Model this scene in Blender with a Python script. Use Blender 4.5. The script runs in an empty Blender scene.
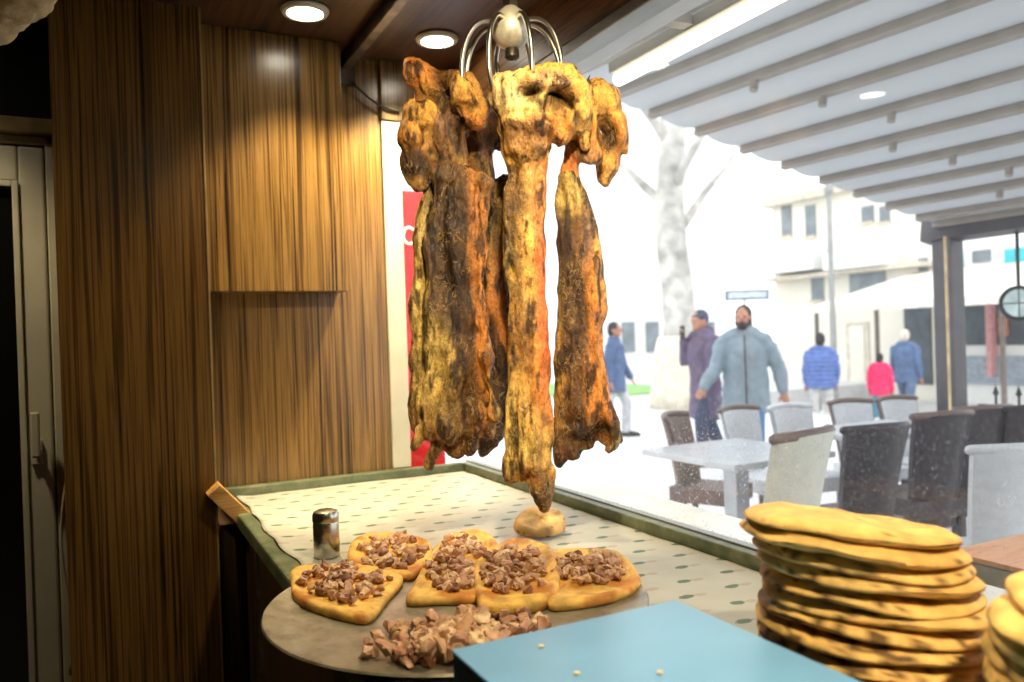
import bpy, math, random
import numpy as np
from mathutils import Vector, Matrix, noise

random.seed(7)
S = bpy.context.scene
COL = S.collection

# ------------------------------------------------------------------ camera
FPX, CX, CY = 800.0, 512.0, 341.0
YAW, ROLL, PITCH = math.radians(26.7), math.radians(1.9), math.atan((337 - 341) / 800)
CAM = Vector((0, 0, 1.42))
_F0 = Vector((math.sin(YAW), math.cos(YAW), 0)); _R0 = Vector((math.cos(YAW), -math.sin(YAW), 0)); _U0 = Vector((0, 0, 1))
F = _F0 * math.cos(PITCH) + _U0 * math.sin(PITCH)
_U = _U0 * math.cos(PITCH) - _F0 * math.sin(PITCH)
R = _R0 * math.cos(ROLL) - _U * math.sin(ROLL)
U = _U * math.cos(ROLL) + _R0 * math.sin(ROLL)
cam = bpy.data.cameras.new('camera'); camo = bpy.data.objects.new('camera', cam); COL.objects.link(camo)
M = Matrix((R, U, -F)).transposed().to_4x4(); M.translation = CAM
camo.matrix_world = M
cam.sensor_width = 36; cam.lens = FPX / 1024 * 36; cam.clip_start = .05; cam.clip_end = 300
cam.dof.use_dof = True; cam.dof.focus_distance = 1.6; cam.dof.aperture_fstop = 3.4
S.camera = camo

# ------------------------------------------------------------------ world, sun, exposure
w = bpy.data.worlds.new('overcast_sky'); S.world = w; w.use_nodes = True
wn = w.node_tree.nodes; wl = w.node_tree.links
bg = wn['Background']
tc = wn.new('ShaderNodeTexCoord'); sep = wn.new('ShaderNodeSeparateXYZ'); rp = wn.new('ShaderNodeValToRGB')
wl.new(tc.outputs['Generated'], sep.inputs[0]); wl.new(sep.outputs['Z'], rp.inputs[0]); wl.new(rp.outputs[0], bg.inputs[0])
rp.color_ramp.elements[0].color = (.97, .98, 1, 1); rp.color_ramp.elements[1].color = (.93, .965, 1, 1)
bg.inputs[1].default_value = 2.0
S.view_settings.view_transform = 'Standard'; S.view_settings.look = 'None'
S.view_settings.exposure = 0.45; S.view_settings.gamma = 1.0; S.view_settings.use_curve_mapping = False
try:
    S.cycles.use_denoising = True
    S.cycles.max_bounces = 10; S.cycles.transparent_max_bounces = 16; S.cycles.sample_clamp_indirect = 6
    S.cycles.caustics_reflective = False; S.cycles.caustics_refractive = False
except Exception:
    pass

# ------------------------------------------------------------------ layout helpers
def ray(x, y): return F + R * ((x - CX) / FPX) - U * ((y - CY) / FPX)
def atz(x, y, z): r = ray(x, y); return CAM + r * ((z - CAM.z) / r.z)
def atX(x, y, X): r = ray(x, y); return CAM + r * (X / r.x)
def atY(x, y, Y): r = ray(x, y); return CAM + r * (Y / r.y)
def atD(x, y, d): return CAM + ray(x, y) * d
def lin(c):
    return tuple(((v / 255) / 12.92 if v / 255 <= .04045 else ((v / 255 + .055) / 1.055) ** 2.4) for v in c[:3]) + (1.0,)

# ------------------------------------------------------------------ materials
class NT:
    def __init__(s, name):
        s.m = bpy.data.materials.new(name); s.m.use_nodes = True
        s.n = s.m.node_tree.nodes; s.l = s.m.node_tree.links
        s.b = s.n['Principled BSDF']; s.out = s.n['Material Output']
    def new(s, t, **k):
        n = s.n.new('ShaderNode' + t)
        for a, v in k.items():
            if a.startswith('i_'):
                n.inputs[a[2:].replace('_', ' ')].default_value = v
            else: setattr(n, a, v)
        return n
    def link(s, a, b): s.l.new(a, b)
    def coords(s, scale=(1, 1, 1), kind='Object'):
        t = s.new('TexCoord'); m = s.new('Mapping'); m.inputs['Scale'].default_value = scale
        s.link(t.outputs[kind], m.inputs[0]); return m.outputs[0]
    def noise(s, vec, scale, detail=4, rough=.55, dist=0):
        n = s.new('TexNoise'); n.inputs['Scale'].default_value = scale; n.inputs['Detail'].default_value = detail
        n.inputs['Roughness'].default_value = rough; n.inputs['Distortion'].default_value = dist
        s.link(vec, n.inputs['Vector']); return n.outputs['Fac']
    def ramp(s, fac, stops):
        r = s.new('ValToRGB'); e = r.color_ramp.elements
        e[0].position, e[0].color = stops[0][0], lin(stops[0][1]); e[1].position, e[1].color = stops[-1][0], lin(stops[-1][1])
        for p, c in stops[1:-1]:
            q = e.new(p); q.color = lin(c)
        s.link(fac, r.inputs[0]); return r.outputs[0]
    def mix(s, fac, a, b, mode='MIX'):
        m = s.new('Mix', data_type='RGBA', blend_type=mode)
        for v, i in ((fac, 0), (a, 6), (b, 7)):
            if hasattr(v, 'links') or hasattr(v, 'is_linked'): s.link(v, m.inputs[i])
            else: m.inputs[i].default_value = v
        return m.outputs[2]
    def math(s, op, a, b=None):
        m = s.new('Math', operation=op)
        for v, i in ((a, 0), (b, 1)):
            if v is None: continue
            if hasattr(v, 'is_linked'): s.link(v, m.inputs[i])
            else: m.inputs[i].default_value = v
        return m.outputs[0]
    def bump(s, h, strength=.3, dist=.01):
        b = s.new('Bump'); b.inputs['Strength'].default_value = strength; b.inputs['Distance'].default_value = dist
        s.link(h, b.inputs['Height']); s.link(b.outputs[0], s.b.inputs['Normal'])
    def base(s, c):
        if hasattr(c, 'is_linked'): s.link(c, s.b.inputs['Base Color'])
        else: s.b.inputs['Base Color'].default_value = c
    def set(s, rough=.5, metal=0, spec=.5):
        s.b.inputs['Roughness'].default_value = rough; s.b.inputs['Metallic'].default_value = metal
        s.b.inputs['Specular IOR Level'].default_value = spec; return s.m

def simple(name, c, rough=.6, metal=0, var=.12, scale=12, bump=0, spec=.4):
    t = NT(name); v = t.coords(); n = t.noise(v, scale, 4)
    d = tuple(max(0, x * (1 - var)) for x in c); h = tuple(min(255, x * (1 + var)) for x in c)
    t.base(t.ramp(n, [(.3, d), (.7, h)]))
    if bump: t.bump(t.noise(v, scale * 6, 3), bump, .005)
    return t.set(rough, metal, spec)

def wood(name, dark, mid, light, sx=70, sz=1.6, rough=.32, axis='z', spec=.5):
    t = NT(name)
    sc = {'z': (1, 1, sz / sx), 'x': (sz / sx, 1, 1), 'y': (1, sz / sx, 1)}[axis]
    v = t.coords(sc)
    n1 = t.noise(v, sx, 5, .6, .6); n2 = t.noise(v, sx * .22, 3, .5, .9)
    f = t.math('ADD', t.math('MULTIPLY', n1, .62), t.math('MULTIPLY', n2, .42))
    c = t.ramp(f, [(.38, dark), (.46, mid), (.53, light), (.59, mid), (.665, dark)])
    t.base(c); t.bump(n1, .06, .002)
    return t.set(rough, 0, spec)

m_wood = wood('zebrano_laminate', (36, 23, 10), (92, 65, 30), (134, 102, 54), 120, 1.3, .26)
m_wood_dimmed = wood('dimmed_zebrano', (30, 18, 7), (80, 54, 22), (122, 88, 40), 92, 1.1, .27)  # coarser grain; the pillar's dimness is put into the wood colour
m_ceil = wood('dark_ceiling_wood', (30, 19, 12), (62, 40, 24), (84, 56, 34), 50, 2, .4, 'y')
m_fascia = wood('fascia_wood', (50, 30, 16), (104, 68, 38), (142, 100, 60), 50, 2, .4, 'y')
m_cab = wood('cabinet_wood', (22, 14, 8), (52, 34, 18), (74, 50, 26), 70, 1.6, .45)
m_block = wood('pine_offcut', (120, 80, 34), (172, 122, 58), (196, 150, 84), 60, 3, .6, 'x')
m_orange = wood('orange_tabletop', (176, 112, 72), (206, 140, 96), (220, 158, 112), 30, 2, .4, 'x')
m_white = simple('white_upvc', (196, 190, 172), .45, 0, .05, 5)
m_floor = simple('dark_floor', (44, 38, 32), .6, 0, .2, 8)
m_plaster = simple('dim_plaster', (88, 74, 56), .8, 0, .1, 4)
m_black = simple('black_paint', (26, 25, 24), .5, 0, .2, 20)
m_steel = simple('brushed_steel', (190, 185, 172), .28, 1, .12, 30)
m_railm = simple('scuffed_dark_steel', (74, 66, 56), .4, .7, .5, 18)
m_alu = simple('grey_aluminium', (150, 150, 148), .4, .5, .06, 10)
m_cloth = simple('beige_cloth', (176, 160, 128), .9, 0, .15, 18, .4)

def m_glass():
    t = NT('dusty_window_glass'); v = t.coords()
    tr = t.new('BsdfTransparent'); tr.inputs[0].default_value = (.95, .965, .965, 1)
    gl = t.new('BsdfGlossy'); gl.inputs['Roughness'].default_value = .02; gl.inputs[0].default_value = (1, 1, 1, 1)
    lw = t.new('LayerWeight'); lw.inputs[0].default_value = .5
    fr = t.math('ADD', t.math('MULTIPLY', t.math('POWER', lw.outputs['Facing'], 5.0), .55), .022)
    mx = t.new('MixShader'); t.link(fr, mx.inputs[0]); t.link(tr.outputs[0], mx.inputs[1]); t.link(gl.outputs[0], mx.inputs[2])
    du = t.new('BsdfTranslucent'); du.inputs[0].default_value = (.9, .92, .95, 1)
    big = t.noise(v, 1.7, 3); sp = t.noise(v, 190, 3, .6)
    spots = t.new('MapRange'); spots.inputs['From Min'].default_value = .60; spots.inputs['From Max'].default_value = .68
    t.link(sp, spots.inputs['Value'])
    g = t.new('MapRange'); g.inputs['From Min'].default_value = .34; g.inputs['From Max'].default_value = .62
    t.link(big, g.inputs['Value']); g.inputs['To Min'].default_value = .3
    sz = t.new('SeparateXYZ'); t.link(v, sz.inputs[0])
    low = t.new('MapRange'); low.inputs['From Min'].default_value = 1.34; low.inputs['From Max'].default_value = 1.17; t.link(sz.outputs[2], low.inputs['Value'])
    f = t.math('ADD', t.math('MULTIPLY', t.math('MULTIPLY', t.math('MULTIPLY', spots.outputs[0], low.outputs[0]), g.outputs[0]), .5), .022)
    m2 = t.new('MixShader'); t.link(f, m2.inputs[0]); t.link(mx.outputs[0], m2.inputs[1]); t.link(du.outputs[0], m2.inputs[2])
    t.link(m2.outputs[0], t.out.inputs['Surface']); return t.m
m_glass = m_glass()

def m_green():
    t = NT('worn_green_marble'); v = t.coords()
    n = t.noise(v, 14, 6, .65, .4); n2 = t.noise(v, 55, 4)
    c = t.ramp(n, [(.3, (70, 82, 60)), (.5, (102, 114, 88)), (.62, (130, 134, 108)), (.75, (158, 154, 130))])
    c = t.mix(t.math('MULTIPLY', n2, .5), c, lin((70, 66, 40)))
    t.base(c); t.bump(n2, .15, .003); return t.set(.42)
m_green = m_green()

def m_paper():
    t = NT('printed_wrapping_paper'); tcn = t.new('TexCoord'); sp = t.new('SeparateXYZ'); t.link(tcn.outputs['Object'], sp.inputs[0])
    P = .105; Q = .072
    row = t.math('FLOOR', t.math('DIVIDE', sp.outputs[1], Q))
    off = t.math('MULTIPLY', t.math('PINGPONG', row, 1.0), P * .5)
    ux = t.math('SUBTRACT', t.math('FRACT', t.math('DIVIDE', t.math('ADD', sp.outputs[0], off), P)), .5)
    uy = t.math('SUBTRACT', t.math('FRACT', t.math('DIVIDE', sp.outputs[1], Q)), .5)
    v = t.coords(); nz = t.noise(v, 330, 2)
    def blob(cx, cy, rx, ry):
        a = t.math('POWER', t.math('DIVIDE', t.math('SUBTRACT', ux, cx), rx), 2.0)
        b = t.math('POWER', t.math('DIVIDE', t.math('SUBTRACT', uy, cy), ry), 2.0)
        s = t.math('ADD', t.math('ADD', a, b), t.math('MULTIPLY', t.math('SUBTRACT', nz, .5), 2.2))
        return t.math('LESS_THAN', s, 1.0)
    g = blob(-.1, .02, .15, .12); r = blob(.17, -.04, .13, .11)
    paper = t.ramp(t.noise(v, 6, 3), [(.3, (172, 170, 160)), (.7, (190, 188, 178))])
    c = t.mix(g, paper, lin((84, 104, 78))); c = t.mix(t.math('MULTIPLY', r, .5), c, lin((160, 134, 112)))
    # grease stains
    st = t.new('MapRange'); st.inputs['From Min'].default_value = .6; st.inputs['From Max'].default_value = .75
    t.link(t.noise(v, 9, 4), st.inputs['Value'])
    c = t.mix(t.math('MULTIPLY', st.outputs[0], .3), c, lin((190, 172, 128)))
    t.base(c); t.bump(t.noise(v, 18, 3), .25, .006); return t.set(.55)
m_paper = m_paper()

def m_pan():
    t = NT('worn_tinned_steel'); v = t.coords()
    n = t.noise(v, 16, 6, .7); s = t.noise(t.coords((1, .05, 1)), 120, 3)
    c = t.ramp(n, [(.3, (104, 96, 80)), (.5, (158, 150, 132)), (.7, (186, 180, 164))])
    c = t.mix(t.math('MULTIPLY', s, .35), c, lin((122, 108, 84)))
    t.base(c); t.bump(n, .12, .003)
    t.link(t.math('ADD', t.math('MULTIPLY', n, .3), .25), t.b.inputs['Roughness']); t.b.inputs['Metallic'].default_value = .5; return t.m
m_pan = m_pan()

def attr_mat(name, rough=.45, spot_scale=120, dark=(40, 24, 10), amount=.45, bump=.5, bscale=90, sss=0, spec=.5, lo=.55, hi=.72, stretch=1, vein=0):
    t = NT(name); a = t.new('Attribute', attribute_name='Col'); v = t.coords((1, 1, stretch))
    n = t.noise(v, spot_scale, 5, .65)
    mr = t.new('MapRange'); mr.inputs['From Min'].default_value = lo; mr.inputs['From Max'].default_value = hi; mr.inputs['To Max'].default_value = amount
    t.link(n, mr.inputs['Value'])
    c = t.mix(mr.outputs[0], a.outputs['Color'], lin(dark))
    n2 = t.noise(v, spot_scale * .35, 4)
    l2 = t.new('MapRange'); l2.inputs['From Min'].default_value = .3; l2.inputs['From Max'].default_value = .75; l2.inputs['To Min'].default_value = .62; l2.inputs['To Max'].default_value = 1.3
    t.link(n2, l2.inputs['Value'])
    vm = t.new('VectorMath', operation='SCALE'); t.link(c, vm.inputs[0]); t.link(l2.outputs[0], vm.inputs['Scale'])
    col = vm.outputs[0]; hgt = t.noise(v, bscale, 6, .65)
    if vein:
        vn = t.noise(t.coords((1, 1, stretch)), 46, 3, .5, 1.2)
        band = t.math('ABSOLUTE', t.math('SUBTRACT', vn, .5))
        vr = t.new('MapRange'); vr.inputs['From Min'].default_value = .004; vr.inputs['From Max'].default_value = .03; vr.inputs['To Min'].default_value = vein; vr.inputs['To Max'].default_value = 0
        t.link(band, vr.inputs['Value'])
        gate = t.new('MapRange'); gate.inputs['From Min'].default_value = .45; gate.inputs['From Max'].default_value = .6; t.link(t.noise(v, 17, 2), gate.inputs['Value'])
        vf = t.math('MULTIPLY', vr.outputs[0], gate.outputs[0])
        col = t.mix(vf, col, lin((206, 168, 106))); hgt = t.math('ADD', hgt, t.math('MULTIPLY', vf, .35))
        cr = t.noise(t.coords((1, 1, .6)), 210, 4, .7)
        c2 = t.new('MapRange'); c2.inputs['From Min'].default_value = .3; c2.inputs['From Max'].default_value = .7; c2.inputs['To Min'].default_value = .5; c2.inputs['To Max'].default_value = 1.5; t.link(cr, c2.inputs['Value'])
        v3 = t.new('VectorMath', operation='SCALE'); t.link(col, v3.inputs[0]); t.link(c2.outputs[0], v3.inputs['Scale']); col = v3.outputs[0]
        hgt = t.math('ADD', hgt, t.math('MULTIPLY', cr, .25))
    t.base(col); t.bump(hgt, bump, .012 if vein else .006)
    return t.set(rough, 0, spec)
m_meat = attr_mat('roast_lamb', .27, 90, (34, 20, 9), .7, .9, 60, lo=.55, hi=.70, stretch=.7, vein=.4)
m_bread = attr_mat('baked_flatbread', .6, 60, (110, 58, 20), .45, .3, 120, spec=.25, lo=.64, hi=.76)
m_pide = attr_mat('baked_pide_crust', .6, 80, (120, 60, 16), .4, .35, 140, spec=.25, lo=.6, hi=.74)

def m_chunk():
    t = NT('chopped_lamb'); oi = t.new('ObjectInfo'); v = t.coords()
    c = t.ramp(oi.outputs['Random'], [(0, (152, 104, 80)), (.2, (226, 180, 138)), (.4, (196, 148, 118)), (.6, (240, 208, 166)), (.8, (186, 136, 108)), (1, (126, 82, 60))])
    n = t.noise(v, 110, 4, .6)
    f = t.new('MapRange'); f.inputs['From Min'].default_value = .35; f.inputs['From Max'].default_value = .7; t.link(n, f.inputs['Value'])
    t.base(t.mix(t.math('MULTIPLY', f.outputs[0], .55), c, lin((112, 66, 44)))); t.bump(n, .5, .003); return t.set(.42)
m_chunk = m_chunk()

# ------------------------------------------------------------------ mesh builder
class G:
    def __init__(s): s.v = []; s.f = []
    def add(s, vs, fs):
        o = len(s.v); s.v += [Vector(p) for p in vs]; s.f += [tuple(i + o for i in f) for f in fs]; return s
    def box(s, x0, x1, y0, y1, z0, z1, mat=None):
        vs = [Vector((x, y, z)) for x in (x0, x1) for y in (y0, y1) for z in (z0, z1)]
        if mat is not None: vs = [mat @ p for p in vs]
        return s.add(vs, [(0, 1, 3, 2), (4, 6, 7, 5), (0, 4, 5, 1), (2, 3, 7, 6), (0, 2, 6, 4), (1, 5, 7, 3)])
    def tube(s, pts, rad, n=10, squash=None, round_ends=False):
        pts = [Vector(p) for p in pts]
        if not hasattr(rad, '__len__'): rad = [rad] * len(pts)
        rad = list(rad)
        if round_ends:
            d0 = (pts[0] - pts[1]).normalized(); d1 = (pts[-1] - pts[-2]).normalized()
            r0, r1 = rad[0], rad[-1]
            pts = [pts[0] + d0 * r0 * .95, pts[0] + d0 * r0 * .7] + pts + [pts[-1] + d1 * r1 * .7, pts[-1] + d1 * r1 * .95]
            rad = [r0 * .25, r0 * .7] + rad + [r1 * .7, r1 * .25]
        o = len(s.v); nrm = None
        for i, p in enumerate(pts):
            t = (pts[min(i + 1, len(pts) - 1)] - pts[max(i - 1, 0)]).normalized()
            if nrm is None:
                nrm = t.orthogonal().normalized()
            nrm = (nrm - t * nrm.dot(t)).normalized(); b = t.cross(nrm)
            for k in range(n):
                a = 2 * math.pi * k / n
                off = (nrm * math.cos(a) + b * math.sin(a)) * rad[i]
                if squash: off = off - squash[0] * off.dot(squash[0]) * (1 - squash[1])
                s.v.append(p + off)
        for i in range(len(pts) - 1):
            for k in range(n):
                a = o + i * n + k; b2 = o + i * n + (k + 1) % n
                s.f.append((a, b2, b2 + n, a + n))
        s.f.append(tuple(o + k for k in range(n))[::-1]); e = o + (len(pts) - 1) * n
        s.f.append(tuple(e + k for k in range(n))); return s
    def ell(s, c, r, nu=14, nv=9, mat=None):
        c = Vector(c); vs = []
        for j in range(1, nv):
            th = math.pi * j / nv
            for i in range(nu):
                a = 2 * math.pi * i / nu
                p = Vector((r[0] * math.sin(th) * math.cos(a), r[1] * math.sin(th) * math.sin(a), r[2] * math.cos(th)))
                vs.append(c + (mat @ p if mat is not None else p))
        top = Vector((0, 0, r[2])); bot = -top
        if mat is not None: top = mat @ top; bot = mat @ bot
        vs += [c + top, c + bot]; T, B = len(vs) - 2, len(vs) - 1; fs = []
        for j in range(nv - 2):
            for i in range(nu):
                a = j * nu + i; b = j * nu + (i + 1) % nu; fs.append((a, a + nu, b + nu, b))
        for i in range(nu):
            fs.append((T, i, (i + 1) % nu)); l = (nv - 2) * nu; fs.append((B, l + (i + 1) % nu, l + i))
        return s.add(vs, fs)
    def lathe(s, prof, n=32, c=(0, 0, 0)):
        c = Vector(c); o = len(s.v)
        for r, z in prof:
            for k in range(n):
                a = 2 * math.pi * k / n; s.v.append(c + Vector((r * math.cos(a), r * math.sin(a), z)))
        for i in range(len(prof) - 1):
            for k in range(n):
                a = o + i * n + k; b = o + i * n + (k + 1) % n; s.f.append((a, b, b + n, a + n))
        s.f.append(tuple(o + k for k in range(n))[::-1]); e = o + (len(prof) - 1) * n
        s.f.append(tuple(e + k for k in range(n))); return s
    def prism(s, outline, z0, z1):
        n = len(outline); vs = [(p[0], p[1], z0) for p in outline] + [(p[0], p[1], z1) for p in outline]
        fs = [tuple(range(n))[::-1], tuple(range(n, 2 * n))] + [(i, (i + 1) % n, n + (i + 1) % n, n + i) for i in range(n)]
        return s.add(vs, fs)
    def grid(s, fn, nu, nv, thick=None):
        """fn(u,v)->point; optional fn2 for a second skin"""
        o = len(s.v)
        for j in range(nv + 1):
            for i in range(nu + 1): s.v.append(Vector(fn(i / nu, j / nv)))
        for j in range(nv):
            for i in range(nu):
                a = o + j * (nu + 1) + i; s.f.append((a, a + 1, a + nu + 2, a + nu + 1))
        if thick is not None:
            o2 = len(s.v); thick = Vector(thick); m = (nu + 1) * (nv + 1)
            for q in range(m): s.v.append(s.v[o + q] + thick)
            for j in range(nv):
                for i in range(nu):
                    a = o2 + j * (nu + 1) + i; s.f.append((a, a + nu + 1, a + nu + 2, a + 1))
            loop = [i for i in range(nu)] + [nu + j * (nu + 1) for j in range(nv)] + [nv * (nu + 1) + nu - i for i in range(nu)] + [(nv - j) * (nu + 1) for j in range(nv)]
            for q in range(len(loop)):
                a, b = loop[q], loop[(q + 1) % len(loop)]; s.f.append((o + b, o + a, o2 + a, o2 + b))
        return s
    def mesh(s, name, origin=(0, 0, 0)):
        o = Vector(origin); me = bpy.data.meshes.new(name)
        me.from_pydata([tuple(p - o) for p in s.v], [], s.f); me.update()
        import bmesh
        bm = bmesh.new(); bm.from_mesh(me); bmesh.ops.recalc_face_normals(bm, faces=bm.faces); bm.to_mesh(me); bm.free()
        return me

def link(name, me, mat, parent=None, loc=(0, 0, 0), smooth=False, bevel=0, sub=0):
    o = bpy.data.objects.new(name, me); COL.objects.link(o); o.location = loc
    if mat is not None and not me.materials: me.materials.append(mat)
    if parent is not None: o.parent = parent
    if smooth:
        me.polygons.foreach_set('use_smooth', [True] * len(me.polygons)); me.update()
        if smooth == 'auto':
            try: me.set_sharp_from_angle(angle=math.radians(40))
            except Exception: pass
    if bevel:
        b = o.modifiers.new('bevel', 'BEVEL'); b.width = bevel; b.segments = 2; b.limit_method = 'ANGLE'; b.angle_limit = math.radians(40)
    if sub:
        b = o.modifiers.new('sub', 'SUBSURF'); b.levels = sub; b.render_levels = sub
    return o

def worldloc(p):
    v = Vector(p.location)
    while p.parent is not None:
        p = p.parent; v += Vector(p.location)
    return v
def obj(name, g, mat, parent=None, origin=None, **k):
    """g is in world coordinates; the object sits at origin (or at its parent's place)"""
    if parent is not None:
        base = worldloc(parent)
        return link(name, g.mesh(name, base), mat, parent, (0, 0, 0), **k)
    o = Vector(origin or (0, 0, 0))
    return link(name, g.mesh(name, o), mat, None, o, **k)
def tag(o, label, cat, group=None, kind=None):
    o['label'] = label; o['category'] = cat
    if group: o['group'] = group
    if kind: o['kind'] = kind
    return o
def thing(name, label, cat, loc=(0, 0, 0), group=None):
    o = bpy.data.objects.new(name, None); COL.objects.link(o); o.location = loc; o.empty_display_size = .05
    return tag(o, label, cat, group)
def struct(name, g, mat, **k):
    o = obj(name, g, mat, **k); o['kind'] = 'structure'; return o
def copy_tree(o, parent=None):
    c = o.copy(); COL.objects.link(c)
    if parent is not None: c.parent = parent
    for ch in o.children: copy_tree(ch, c)
    return c

def remesh(g, voxel, smooth=2, factor=.6):
    me = g.mesh('tmp'); o = bpy.data.objects.new('tmp', me); COL.objects.link(o)
    r = o.modifiers.new('r', 'REMESH'); r.mode = 'VOXEL'; r.voxel_size = voxel
    if smooth:
        q = o.modifiers.new('s', 'SMOOTH'); q.iterations = smooth; q.factor = factor
    dg = bpy.context.evaluated_depsgraph_get(); dg.update()
    out = bpy.data.meshes.new_from_object(o.evaluated_get(dg))
    bpy.data.objects.remove(o); bpy.data.meshes.remove(me); return out

def vget(me):
    a = np.empty(len(me.vertices) * 3, np.float32); me.vertices.foreach_get('co', a); a = a.reshape(-1, 3)
    b = np.empty(len(me.vertices) * 3, np.float32); me.vertices.foreach_get('normal', b); return a.astype(float), b.reshape(-1, 3).astype(float)
def nz(pts, sx, sy, sz, seed=0, octv=3):
    return np.array([noise.fractal(Vector((p[0] * sx + seed, p[1] * sy + seed * 1.7, p[2] * sz - seed)), .9, 2.1, octv, noise_basis='PERLIN_ORIGINAL') for p in pts])
def paint(me, cols):
    a = me.color_attributes.new('Col', 'FLOAT_COLOR', 'POINT')
    c = np.ones((len(me.vertices), 4), np.float32); c[:, :3] = cols; a.data.foreach_set('color', c.ravel())
def L3(c): return np.array(lin(c)[:3])

# ------------------------------------------------------------------ the room
T = .945          # counter surface
XW = 1.15         # window plane
YB = 2.66         # back wall plane
ZC = 2.385        # ceiling
ZH = 2.18         # window head

struct('floor', G().box(-2.2, 1.15, -2.6, 3.4, -.06, 0), m_floor)
struct('ceiling', G().box(-2.2, 1.3, -2.6, 3.4, ZC, ZC + .1), m_ceil)
struct('wall_rear', G().box(-2.2, 1.2, -2.6, -2.5, 0, ZC), m_plaster)
struct('wall_left', G().box(-2.2, -2.1, -2.5, 3.4, 0, ZC), m_plaster)
struct('wall_back', G().box(.24, .856, YB, YB + .1, 0, ZC), m_wood)
struct('trim_1', G().box(.856, XW + .06, YB - .02, YB + .1, ZH, ZC), m_wood, bevel=.004)          # header above the back window
struct('trim_2', G().box(XW - .015, XW + .03, -2.5, YB + .1, ZH + .03, ZC), m_fascia, bevel=.006)
struct('trim_7', G().box(XW + .031, XW + .16, -2.5, YB + .1, ZH + .031, ZC + .4), simple('pale_facade', (206, 212, 220), .7, 0, .03), bevel=.006)     # wooden fascia above the side window
struct('wall_right', G().box(XW, XW + .12, -2.5, YB + .1, 0, T - .03).box(XW - .0, XW + .12, -2.5, .42, T - .03, ZC), m_plaster)  # unseen near stretch closed up to the ceiling to keep daylight off the pillar
# windows
wf = struct('window_1', G().box(XW - .005, XW + .005, .42, YB + .02, T + .03, ZH + .01), m_glass)
fr = G(); fr.box(XW - .02, XW + .05, .421, YB + .05, ZH, ZH + .03)
obj('window_frame', fr, m_alu, wf, bevel=.004)
sl = G(); sl.box(XW - .006, XW + .016, .421, YB + .02, T + .022, T + .034)
obj('window_bead', sl, m_alu, wf)
wb = struct('window_2', G().box(.92, XW - .006, YB + .03, YB + .038, T + .035, ZH), m_glass)
fr = G(); fr.box(.858, .925, YB - .012, YB + .06, T + .034, ZH)
obj('window_frame', fr, m_white, wb, bevel=.004)

# projecting panel, dark pillar
pb = tag(obj('wall_cabinet', G().box(.262, .690, YB - .13, YB - .001, 1.585, ZC - .002), m_wood, origin=(.49, YB, 1.585), bevel=.002),
         'wood-veneer box panel projecting from the back wall below the ceiling', 'cabinet')
pl = struct('pillar', G().box(-.118, .255, 2.42, YB + .1, 0, ZC), m_wood_dimmed, bevel=.002)
eg = G(); eg.box(.2555, .2605, 2.418, 2.46, .0, ZC)
obj('edge_strip', eg, simple('pale_edge_band', (150, 120, 76), .5), pl)
ld = struct('trim_3', G().box(.268, .33, 2.44, YB, 0, .905), m_cab, bevel=.002)

# door at left
Yd = 2.62
dr = thing('door_1', 'white glazed door with lever handle beside the wooden pillar', 'door', (-.5, Yd, 0)); dr['kind'] = 'structure'
zt = atY(22, 146, Yd).z;  xr = atY(52, 400, Yd).x; xg = atY(26, 400, Yd).x
lf = G(); lf.box(xg, xr, Yd, Yd + .05, 0, zt); lf.box(-1.25, xg - .0, Yd, Yd + .05, zt - .10, zt); lf.box(-1.25, xg, Yd, Yd + .05, 0, .14); lf.box(-1.25, -1.14, Yd, Yd + .05, .14, zt - .10)
obj('door_leaf', lf, m_white, dr, bevel=.006)
bd = G(); bd.box(xg - .016, xg, Yd - .008, Yd, .14, zt - .10); bd.box(-1.14, xg - .016, Yd - .008, Yd, zt - .116, zt - .10)
obj('glazing_bead', bd, m_white, dr, bevel=.003)
t = NT('dark_door_glass'); t.base(lin((16, 17, 16))); t.set(.12)
obj('door_glass', G().box(-1.14, xg, Yd + .015, Yd + .03, .14, zt - .10), t.m, dr)
hp = atY(37, 452, Yd)
hd = G(); hd.box(hp.x - .014, hp.x + .014, Yd - .012, Yd, hp.z - .035, hp.z + .035)
hd.tube([(hp.x, Yd - .01, hp.z + .01), (hp.x, Yd - .045, hp.z + .01)], .009, 10)
hl = G(); hl.box(hp.x - .01, hp.x + .012, Yd - .055, Yd - .036, hp.z - .01, hp.z + .115)
h_o = obj('handle', hd, m_white, dr, bevel=.003); obj('lever', hl, m_white, h_o, bevel=.005)
fx = G(); fx.box(xr + .004, xr + .06, Yd + .0, Yd + .08, 0, zt + .03); fx.box(-1.35, xr + .06, Yd, Yd + .08, zt + .006, zt + .03)
obj('door_frame', fx, m_white, dr, bevel=.004)
hb = atY(22, 130, Yd - .03)
struct('trim_4', G().box(-1.6, -.119, Yd - .03, Yd + .06, zt + .032, zt + .075), simple('yellowed_beam', (126, 104, 62), .6, 0, .25, 14), bevel=.004)
struct('wall_door', G().box(-2.1, -.119, Yd + .082, Yd + .14, 0, ZC), simple('dark_void', (10, 9, 9), .9))  # near-black colour stands in for the darkness above the door
# loose cable beside door
cg = G(); pts = []
for i in range(26):
    u = i / 25; x = 64 + 5 * math.sin(u * 9) + u * 4; y = 385 + u * 290; p = atY(x, y, Yd - .12 + .0 * u); pts.append(p)
cg.tube(pts, .0035, 6)
tag(obj('cable', cg, m_white, origin=pts[-1], smooth=True), 'thin pale cable hanging loose beside the white door', 'cable')

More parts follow.
